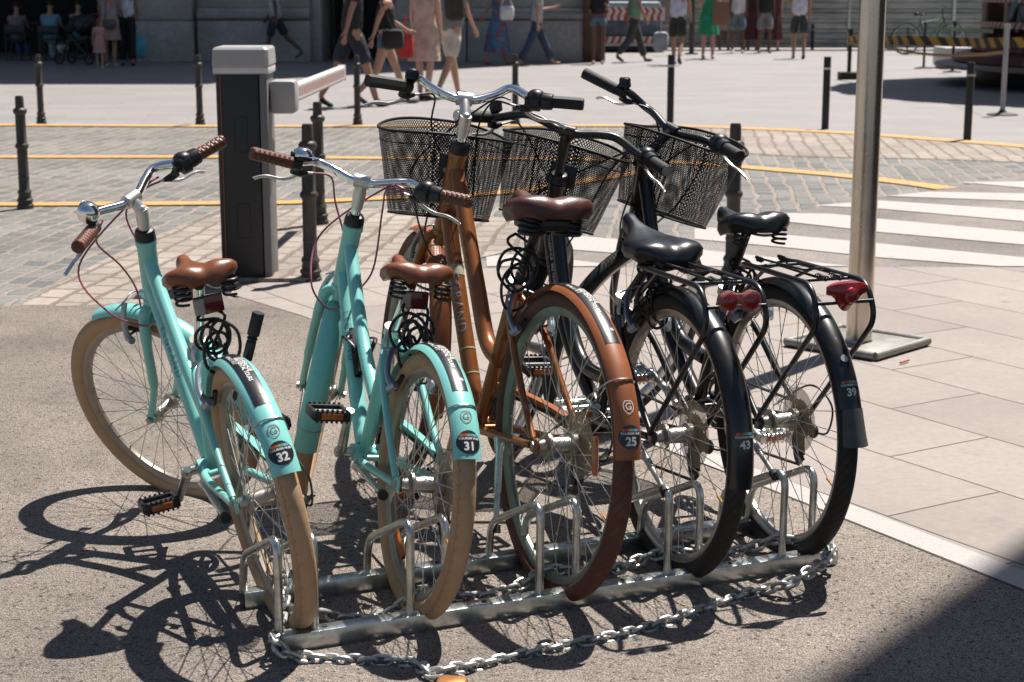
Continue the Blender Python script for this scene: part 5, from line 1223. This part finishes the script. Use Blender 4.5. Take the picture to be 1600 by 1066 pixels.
def cloth(c, kind=None, c2=None):
    k = (c, kind, c2)
    if k in _cl: return _cl[k]
    if kind == 'stripe':
        m, nt, b, tc = newm('striped cloth', .85); sp = nt.nodes.new('ShaderNodeSeparateXYZ'); nt.links.new(tc.outputs['Object'], sp.inputs[0])
        f = math_n(nt, 'LESS_THAN', math_n(nt, 'FRACT', math_n(nt, 'MULTIPLY', sp.outputs[2], 24.0)), .45); nt.links.new(mixc(nt, f, c, c2), b.inputs['Base Color'])
    elif kind == 'floral':
        m, nt, b, tc = newm('floral cloth', .8); n_ = noise(nt, tc.outputs['Object'], 7, 2); nt.links.new(ramp(nt, n_.outputs['Fac'], [(.42, c), (.50, (.03, .12, .20)), (.56, c2), (.62, c)]), b.inputs['Base Color'])
    else: m = mat('cloth', c, .85, var=.22, vscale=7, bump=1, bscale=9, bdist=.03)
    _cl[k] = m; return m
SKIN = [(.50, .28, .19), (.36, .19, .12), (.12, .06, .04), (.58, .36, .26)]
def person(u, v, yaw, h=1.58, sk=0, top=None, tcol=(.5, .5, .5), bot=None, bcol=(.1, .1, .1), shoes=(.05, .05, .05), hair=(.03, .02, .012), hairlen=0, leg=((12, 4), (-14, 22)), arm=((-14, 12), (12, 20)), label='', seat=None, abd=(8, 8), lean=2, bag=None, hat=None, cat='person', loc=None):
    P0 = Vector(loc) if loc else G(u, v); B = empty('person', P0, R(yaw), label, cat); s = h / 1.7
    V = []; Eg = []; Rr = []
    def add(p, r, par=None):
        V.append(Vector(p) * s); Rr.append(tuple(x * s for x in r) if isinstance(r, tuple) else r * s)
        if par is not None: Eg.append((par, len(V) - 1))
        return len(V) - 1
    ln = math.sin(R(lean)); 
    legs = []
    # legs first: find the lower foot so the figure stands on the ground
    def legpts(hip, a, k):
        a1 = R(a); th = .43; kn = hip + Vector((math.sin(a1) * th, 0, -math.cos(a1) * th)); a2 = a1 - R(k); an = kn + Vector((math.sin(a2) * .41, 0, -math.cos(a2) * .41)); return kn, an, a2
    pz = .93
    L = []
    for sgn, (a, k) in zip((1, -1), leg):
        hip = Vector((0, sgn * .095, pz - .02)); kn, an, a2 = legpts(hip, a, k); L.append([hip, kn, an, a2, sgn])
    low = min(l[2].z for l in L) - .075
    dz = -low
    for l in L:
        for q in range(3): l[q] = l[q] + Vector((0, 0, dz))
    pz += dz; up = lambda x, z: Vector((x + ln * (z - .93), 0, z + dz))
    pel = add(up(0, .93), (.125, .095)); sp = add(up(0, 1.10), (.135, .105), pel); ch = add(up(.01, 1.28), (.165, .115), sp); cl = add(up(.0, 1.40), (.115, .08), ch); nk = add(up(.005, 1.465), .052, cl); h1 = add(up(.018, 1.53), (.062, .072), nk); h2 = add(up(.020, 1.60), (.078, .092), h1); h3 = add(up(.012, 1.672), (.058, .068), h2)
    nz = add(up(.105, 1.585), .014, h2)
    sh = []
    for sgn, (a, e), ab in zip((1, -1), arm, abd):
        S0 = up(0, 1.385) + Vector((0, sgn * .165, 0)); i0 = add(S0, .052, ch); a1 = R(a); b1 = R(ab)
        d1 = Vector((math.sin(a1), sgn * math.sin(b1), -math.cos(a1) * math.cos(b1))).normalized(); el = S0 + d1 * .27; a2 = a1 + R(e); d2 = Vector((math.sin(a2), sgn * math.sin(b1) * (.3 if e < 60 else -.9), -math.cos(a2))).normalized(); wr = el + d2 * .235
        i1 = add(S0.lerp(el, .5), .043, i0); i2 = add(el, .036, i1); i3 = add(wr, (.025, .021), i2); pm = wr + d2 * .055; i4 = add(pm, (.034, .015), i3)
        side = Vector((0, 1, 0)).cross(d2).normalized() if True else 0
        for f_, (ln_, o_) in enumerate(((.068, -.026), (.078, -.009), (.073, .009), (.058, .025))):
            q = pm + d2 * .028 + side * o_; j = add(q, .0095, i4); j = add(q + d2 * ln_ * .5, .0085, j); add(q + d2 * ln_ * .85 + Vector((0, -sgn * .020, 0)), .0075, j)
        q = wr + d2 * .02 + side * .032; j = add(q, .011, i3); add(q + d2 * .04 + side * .014, .009, j)
        sh.append((S0, el, wr, pm, d2))
    for hip, kn, an, a2, sgn in L:
        i0 = add(hip, (.078, .082), pel); i1 = add(hip.lerp(kn, .5), .074, i0); i2 = add(kn, .052, i1); i3 = add(kn.lerp(an, .35), .053, i2); i4 = add(an, .034, i3)
        fd = Vector((math.cos(a2 * .5), 0, math.sin(min(0, a2) * -.9) * -1)).normalized(); ft = an + Vector((.0, 0, -.045)); i5 = add(ft + fd * .06, (.034, .028), i4); add(ft + fd * .15, (.032, .018), i5)
    skin_mesh('body', V, Eg, Rr, skinmat(SKIN[sk]), B, 0)
    gx = lambda x: x * s
    # face: eyes, ears, hair
    hc = up(.018, 1.60) * s
    if seat is None or True:
        K = MB()
        for sy in (-1, 1): K.sphere(hc + Vector((.083, sy * .030, .0)) * s, .010 * s, 6)
        K.uv = None; K.build('eyes', M['white'], B)
        K = MB()
        for sy in (-1, 1): K.sphere(hc + Vector((.0, sy * .078, -.012)) * s, .020 * s, 6, (.7, .4, 1.2))
        K.tube([hc + Vector((.083, -.02, -.05)) * s, hc + Vector((.090, 0, -.052)) * s, hc + Vector((.083, .02, -.05)) * s], .005 * s, 5); K.uv = None; K.build('ears', skinmat(SKIN[sk]), B)
    hv = [hc + Vector((.035, 0, .060)) * s, hc + Vector((-.015, 0, .050)) * s, hc + Vector((-.042, 0, -.01)) * s]; hr = [.062 * s, .088 * s, .070 * s]
    if hairlen: hv += [hc + Vector((-.060, 0, -.09)) * s, hc + Vector((-.075, 0, -.09 - hairlen)) * s]; hr += [.060 * s, .035 * s]
    skin_mesh('hair', hv, [(i, i + 1) for i in range(len(hv) - 1)], hr, cloth(hair), B)
    infl = .016
    def chain_(pts, rad, nm, m, extra=None):
        vs = [p * s for p in pts]; ed = [(i, i + 1) for i in range(len(pts) - 1)]; rr = [tuple(x * s for x in r) if isinstance(r, tuple) else r * s for r in rad]
        if extra:
            for a, ps, rs in extra:
                k = a
                for p, r in zip(ps, rs): vs.append(p * s); rr.append(tuple(x * s for x in r) if isinstance(r, tuple) else r * s); ed.append((k, len(vs) - 1)); k = len(vs) - 1
        return skin_mesh(nm, vs, ed, rr, m, B)
    if top:
        ex = []
        if top in ('tee', 'long'):
            for (S0, el, wr, pm, d2) in sh:
                if top == 'tee': ex.append((2, [S0, S0.lerp(el, .55)], [.066, .062]))
                else: ex.append((2, [S0, el, wr], [.066, .050, .036]))
        hem = .84 if top != 'tank' else .98
        chain_([up(0, hem), up(0, 1.08), up(.01, 1.28), up(0, 1.385)], [(.215, .180), (.170, .140), (.190, .142), (.125, .095)], 'shirt' if top != 'tank' else 'top', tcol if not isinstance(tcol, tuple) else cloth(tcol), ex)
    if bot in ('shorts', 'trousers', 'brief'):
        fr = {'shorts': .92, 'brief': .42, 'trousers': 1.0}[bot]; ex = []
        for hip, kn, an, a2, sgn in L:
            if bot == 'trousers': ex.append((0, [hip, hip.lerp(kn, .5), kn, kn.lerp(an, .5), kn.lerp(an, .93)], [(.104, .108), .094, .082, .080, .078]))
            else: ex.append((0, [hip, hip.lerp(kn, fr * .5), hip.lerp(kn, fr)], [(.106, .110), .098, .094]))
        chain_([up(0, .93), up(0, 1.03)], [(.185, .155), (.160, .128)], bot if bot != 'brief' else 'shorts', bcol if not isinstance(bcol, tuple) else cloth(bcol), ex)
    if bot in ('dress', 'skirt', 'midi'):
        end = {'dress': .52, 'skirt': .50, 'midi': .28}[bot] + 0; topz = 1.36 if top is None else 1.02; rows = []; 
        cx_ = (L[0][1].x + L[1][1].x) / 2
        for z, ry, rx in ([(1.36, .155, .10), (1.28, .178, .128), (1.12, .145, .115)] if top is None else []) + [(1.02, .15, .12), (.92, .185, .15), (.75, .20, .19), (end, .225, .25)]:
            f = max(0, (.92 - z) / .5); c_ = up(0, z) * (1) ; rows.append([(c_ + Vector((cx_ * f * .7 + math.cos(a) * (rx + f * .03 * math.sin(a * 7)), math.sin(a) * (ry + f * .02 * math.sin(a * 6)), 0))) * s for a in [2 * math.pi * i / 40 for i in range(40)]])
        K = MB().grid(rows, closed=True); rows2 = [[p + (Vector((0, 0, p.z)) - p) * .02 for p in r] for r in rows]; K.grid(rows2, closed=True); K.uv = None; K.build('dress' if top is None else 'skirt', bcol if not isinstance(bcol, tuple) else cloth(bcol), B, ang=80)
    for hip, kn, an, a2, sgn in L:
        fd = Vector((math.cos(a2 * .5), 0, math.sin(min(0, a2) * -.9) * -1)).normalized(); ft = an + Vector((0, 0, -.042))
        skin_mesh('shoe', [(an + Vector((-.005, 0, -.02))) * s, (ft + fd * .02) * s, (ft + fd * .10) * s, (ft + fd * .175) * s], [(0, 1), (1, 2), (2, 3)], [(.042 * s, .042 * s), (.042 * s, .036 * s), (.042 * s, .032 * s), (.036 * s, .024 * s)], cloth(shoes), B)
    return B, sh, s, up
MW = 'man'; 
def carried(name, u_loc, label, cat, build):
    o = empty(name, u_loc, 0, label, cat); build(o); return o
def bagbox(sx, sy, sz, m, strap=None):
    def f(o):
        MB().box(0, 0, 0, sx, sy, sz, bev=min(sx, sy, sz) * .46).build('bag_body', m, o)
        if strap: K = MB().tube(spline([Vector(q) for q in strap], 5), .012, 8); K.uv = None; K.build('strap', m, o)
    return f
person(552, 167, 25, 1.68, 1, 'tee', (.012, .012, .014), 'shorts', (.018, .020, .032), (.02, .02, .02), leg=((-22, 10), (20, 4)), arm=((10, 14), (-24, 8)), abd=(6, 12), label='man in black shirt and dark shorts walking behind the barrier arm')
person(603, 163, 12, 1.56, 0, 'tank', (.015, .015, .017), 'brief', (.10, .16, .22), (.10, .14, .17), leg=((22, 4), (-16, 26)), arm=((20, 40), (-28, 10)), hairlen=.12, label='woman in black top and denim shorts striding behind the copper bicycle grip')
person(665, 156, 70, 1.58, 3, None, None, 'dress', (.52, .38, .31), (.06, .04, .03), leg=((4, 2), (-6, 12)), arm=((4, 10), (0, 10)), hairlen=.10, label='woman in sleeveless beige dress seen from behind')
person(706, 152, 55, 1.66, 0, 'tee', (.16, .18, .19), 'shorts', (.58, .54, .48), (.05, .04, .035), leg=((20, 4), (-22, 14)), arm=((-16, 14), (16, 18)), label='man in grey shirt and white shorts with a dark backpack')
def cat_loc(u, v, z, dy=0): return G(u, v) + Vector((0, dy, z))
carried('backpack', cat_loc(712, 152, 1.18, -.16), 'dark patterned backpack on the man in white shorts', 'backpack', bagbox(.26, .16, .42, cloth((.03, .03, .028)), [(-.08, 0, .18), (-.08, .12, .24), (-.08, .26, .10)]))
carried('shoulder_bag', cat_loc(617, 163, .78, -.18), 'black bag with a pale end hanging at the hip of the woman in denim shorts', 'bag', bagbox(.27, .14, .24, cloth((.02, .018, .018)), [(0, 0, .10), (-.14, .0, .50), (-.05, .12, .62)]))
carried('red_bag', cat_loc(634, 160, .70, .12), 'red bag between the woman in denim shorts and the woman in the beige dress', 'bag', bagbox(.20, .12, .34, cloth((.45, .03, .03)), [(0, 0, .15), (0, 0, .35)]))
person(778, 102, 5, 1.56, 1, None, None, 'midi', cloth((.03, .20, .34), 'floral', (.30, .03, .06)), (.28, .14, .10), leg=((14, 4), (-12, 18)), arm=((-38, 6), (10, 30)), hairlen=.1, label='woman in blue floral dress passing the stone wall')
carried('handbag', cat_loc(792, 103, .95, -.10), 'white handbag under the arm of the woman in the floral dress', 'bag', bagbox(.26, .12, .26, cloth((.62, .60, .57)), [(-.10, 0, .11), (0, 0, .36), (.10, 0, .11)]))
person(838, 102, 15, 1.58, 0, 'tee', cloth((.60, .60, .60), 'stripe', (.10, .12, .14)), 'trousers', (.035, .055, .10), (.30, .18, .12), leg=((26, 2), (-22, 8)), arm=((30, 70), (-10, 12)), label='woman in striped shirt and wide navy trousers mid stride')
person(934, 100, -95, 1.56, 2, 'tank', (.015, .013, .012), 'brief', (.09, .14, .20), (.25, .15, .11), leg=((3, 3), (-3, 3)), arm=((20, 80), (5, 70)), hairlen=.15, label='woman in black top and denim shorts standing at the building corner')
person(990, 97, 15, 1.60, 1, 'tee', (.16, .30, .20), 'trousers', (.05, .05, .045), (.03, .03, .03), leg=((20, 3), (-16, 26)), arm=((-14, 10), (12, 14)), label='man in green shirt and dark trousers in front of the chevron boards')
person(1058, 102, 75, 1.66, 1, 'tee', (.52, .53, .62), 'shorts', (.03, .032, .025), (.05, .07, .09), leg=((14, 4), (-14, 26)), arm=((-10, 10), (10, 20)), label='man in pale lavender shirt and black shorts walking behind the black bollard')
carried('carrier_bag', cat_loc(1032, 101, .42, 0), 'grey plastic carrier bag held by the man in the lavender shirt', 'bag', bagbox(.28, .16, .36, cloth((.32, .33, .36)), [(0, 0, .15), (0, 0, .38)]))
person(1106, 92, -92, 1.56, 0, None, None, 'dress', (.015, .26, .13), (.35, .22, .16), leg=((5, 3), (-5, 14)), arm=((25, 95), (25, 80)), hairlen=.12, label='woman in short green dress walking towards the camera')
carried('cardboard_sheet', cat_loc(1122, 92, .90, -.30), 'brown cardboard sheet carried by the woman in green', 'cardboard', lambda o: MB().box(0, 0, 0, .32, .03, .46, bev=.004).build('board', mat('cardboard', (.30, .16, .10), .8, var=.08), o))
person(1131, 78, -88, 1.50, 0, 'tee', (.45, .40, .36), 'skirt', (.40, .33, .27), (.30, .2, .15), leg=((6, 3), (-6, 12)), label='person in a beige skirt half hidden behind the woman in green')
person(1152, 83, -90, 1.60, 2, 'tee', (.60, .59, .60), 'shorts', (.14, .18, .22), (.50, .48, .45), leg=((10, 4), (-8, 14)), label='man in white shirt with a shoulder strap and denim shorts')
person(1175, 79, -95, 1.52, 1, 'tank', (.03, .014, .016), 'midi', (.07, .016, .024), (.05, .03, .03), leg=((6, 3), (-8, 14)), hairlen=.12, label='woman in a dark red dress between the two men in shirts')
person(1194, 83, -88, 1.62, 2, 'tee', (.016, .015, .016), 'shorts', (.20, .20, .21), (.06, .06, .065), leg=((8, 4), (-8, 12)), label='man in black shirt and grey shorts walking towards the camera')
person(1208, 80, -85, 1.50, 0, None, None, 'midi', (.075, .017, .026), (.03, .03, .03), leg=((5, 3), (-6, 10)), hairlen=.15, label='woman in a long dark red dress right of the man in black')
person(1247, 92, 84, 1.62, 1, 'tee', (.60, .59, .64), 'shorts', (.035, .045, .045), (.04, .03, .025), leg=((9, 3), (-9, 14)), arm=((10, 95), (-6, 8)), label='man in white shirt and dark green shorts walking away alone')
person(432, 98, 178, 1.60, 2, 'tee', (.50, .51, .49), 'shorts', (.03, .03, .045), (.10, .09, .09), leg=((16, 4), (-28, 20)), arm=((-14, 14), (12, 20)), label='man in grey shirt and dark shorts walking left along the stone wall')
person(174, 104, 85, 1.54, 1, 'tee', (.34, .28, .30), 'dress', (.34, .24, .20), (.55, .54, .52), leg=((3, 2), (-3, 4)), arm=((5, 20), (10, 40)), hairlen=.2, label='woman in a patterned short dress standing beside the little girl')
person(200, 103, 100, 1.64, 1, 'tee', (.56, .60, .68), 'trousers', (.012, .012, .014), (.05, .03, .025), leg=((4, 2), (-5, 4)), arm=((15, 60), (8, 20)), label='person in white shirt and black trousers beside the woman with the crossbody bag')
person(157, 106, 92, .86, 0, None, None, 'dress', (.52, .27, .24), (.60, .58, .56), hair=(.16, .07, .03), hairlen=.10, leg=((3, 2), (-3, 4)), label='little girl in a pink dress with a white frill')
carried('crossbody_bag', cat_loc(178, 104, .76, -.2), 'grey crossbody bag on the hip of the woman in the patterned dress', 'bag', bagbox(.25, .10, .17, cloth((.10, .095, .10)), [(-.08, 0, .07), (-.05, .05, .45)]))
# seated cafe guests on folding chairs
def chair(loc, rz, label):
    c = empty('cafe_chair', loc, rz, label, 'chair', 'dark cafe chairs'); 
    MB().box(0, 0, .42, .40, .42, .03, bev=.01).build('seat', M['black'], c); MB().box(-.20, 0, .60, .03, .40, .17, bev=.01).build('backrest', M['black'], c)
    for x in (-.18, .18):
        for y in (-.19, .19): MB().cyl((x, y, 0), (x, y, .42 if x > 0 else .70), .012, 8).build('leg', M['iron'], c)
    return c
for (u, v, h, sk_, tc_, bc_, lab, cl_) in ((82, 96, 1.52, 1, (.10, .26, .36), (.30, .38, .42), 'seated guest in a light blue shirt with their back to the camera', 'dark cafe chair under the guest in light blue'),
                                       (30, 95, 1.48, 1, (.16, .13, .14), (.04, .08, .20), 'seated guest in blue jeans at the far left', 'dark cafe chair under the guest in jeans'),
                                       (126, 93, 1.52, 0, (.02, .06, .05), (.02, .03, .05), 'seated guest in a dark green shirt behind the pushchair', 'dark cafe chair under the guest in dark green')):
    g = G(u, v); chair(g, R(90), cl_)
    person(u, v, 90, h, sk_, 'tee', tc_, 'trousers', bc_, (.05, .04, .04), leg=((84, 80), (84, 80)), arm=((30, 50), (30, 50)), label=lab, loc=g + Vector((0, -.05, -.03)), lean=6)
tb = empty('cafe_table', G(60, 86) + Vector((0, .3, 0)), 0, 'small dark round table in front of the seated guests', 'table'); MB().cyl((0, 0, .66), (0, 0, .69), .42, 28).build('top', M['black'], tb); MB().cyl((0, 0, 0), (0, 0, .66), .03, 12).build('leg', M['iron'], tb); MB().cyl((0, 0, 0), (0, 0, .02), .24, 20).build('foot', M['iron'], tb)
# pushchair
st = empty('pushchair', G(128, 101), R(160), 'dark pushchair with a pale footrest beside the little girl', 'pushchair')
for x, y in ((.35, .2), (.35, -.2), (-.32, .24), (-.32, -.24)):
    MB().tube([(x + math.cos(a) * .09, y, .11 + math.sin(a) * .09) for a in [i / 16 * 2 * math.pi for i in range(16)]], .02, 8, closed=True).build('wheel', M['blackrub'], st)
K = MB()
for y in (-.22, .22): K.tube(rounded([(.35, y * .9, .11), (.05, y, .50), (-.40, y, .92), (-.52, y, .92)], .1), .014, 8); K.tube([(-.32, y, .11), (.10, y, .55)], .014, 8)
K.tube([(-.52, -.22, .92), (-.52, .22, .92)], .018, 8); K.uv = None; K.build('frame', M['iron'], st)
MB().box(.0, 0, .45, .50, .34, .10, Matrix.Rotation(.2, 3, 'Y'), bev=.04).build('seat', M['black'], st); MB().box(.40, 0, .30, .12, .26, .10, Matrix.Rotation(-.5, 3, 'Y'), bev=.03).build('footrest', M['box_grey'], st)
MB().sphere((-.12, 0, .72), .26, 12, (1, .85, .8)).build('hood', M['black'], st); MB().sphere((.02, 0, .56), .12, 10, (1, .9, .8)).build('blanket', cloth((.02, .20, .42)), st)
bb = carried('balloon_bag', G(210, 101) + Vector((.02, .35, .32)), 'light blue bag behind the person in black trousers', 'bag', bagbox(.30, .16, .42, cloth((.10, .38, .48)), [(-.05, 0, .2), (0, 0, .4)]))

# real-world albedo: everything non-metallic sits a little darker, the exposure makes up for it
ALB = .62
for m in bpy.data.materials:
    if not m.use_nodes: continue
    b = m.node_tree.nodes.get('Principled BSDF')
    if not b or b.inputs['Metallic'].default_value > .5: continue
    bc = b.inputs['Base Color']; ALB = .88 if m.name.startswith(('cloth', 'skin', 'striped', 'floral')) else .62
    if bc.is_linked:
        src = bc.links[0].from_socket; m.node_tree.links.new(mixc(m.node_tree, 1.0, src, (ALB, ALB, ALB), 'MULTIPLY'), bc)
    else: c = bc.default_value; bc.default_value = (c[0] * ALB, c[1] * ALB, c[2] * ALB, 1)
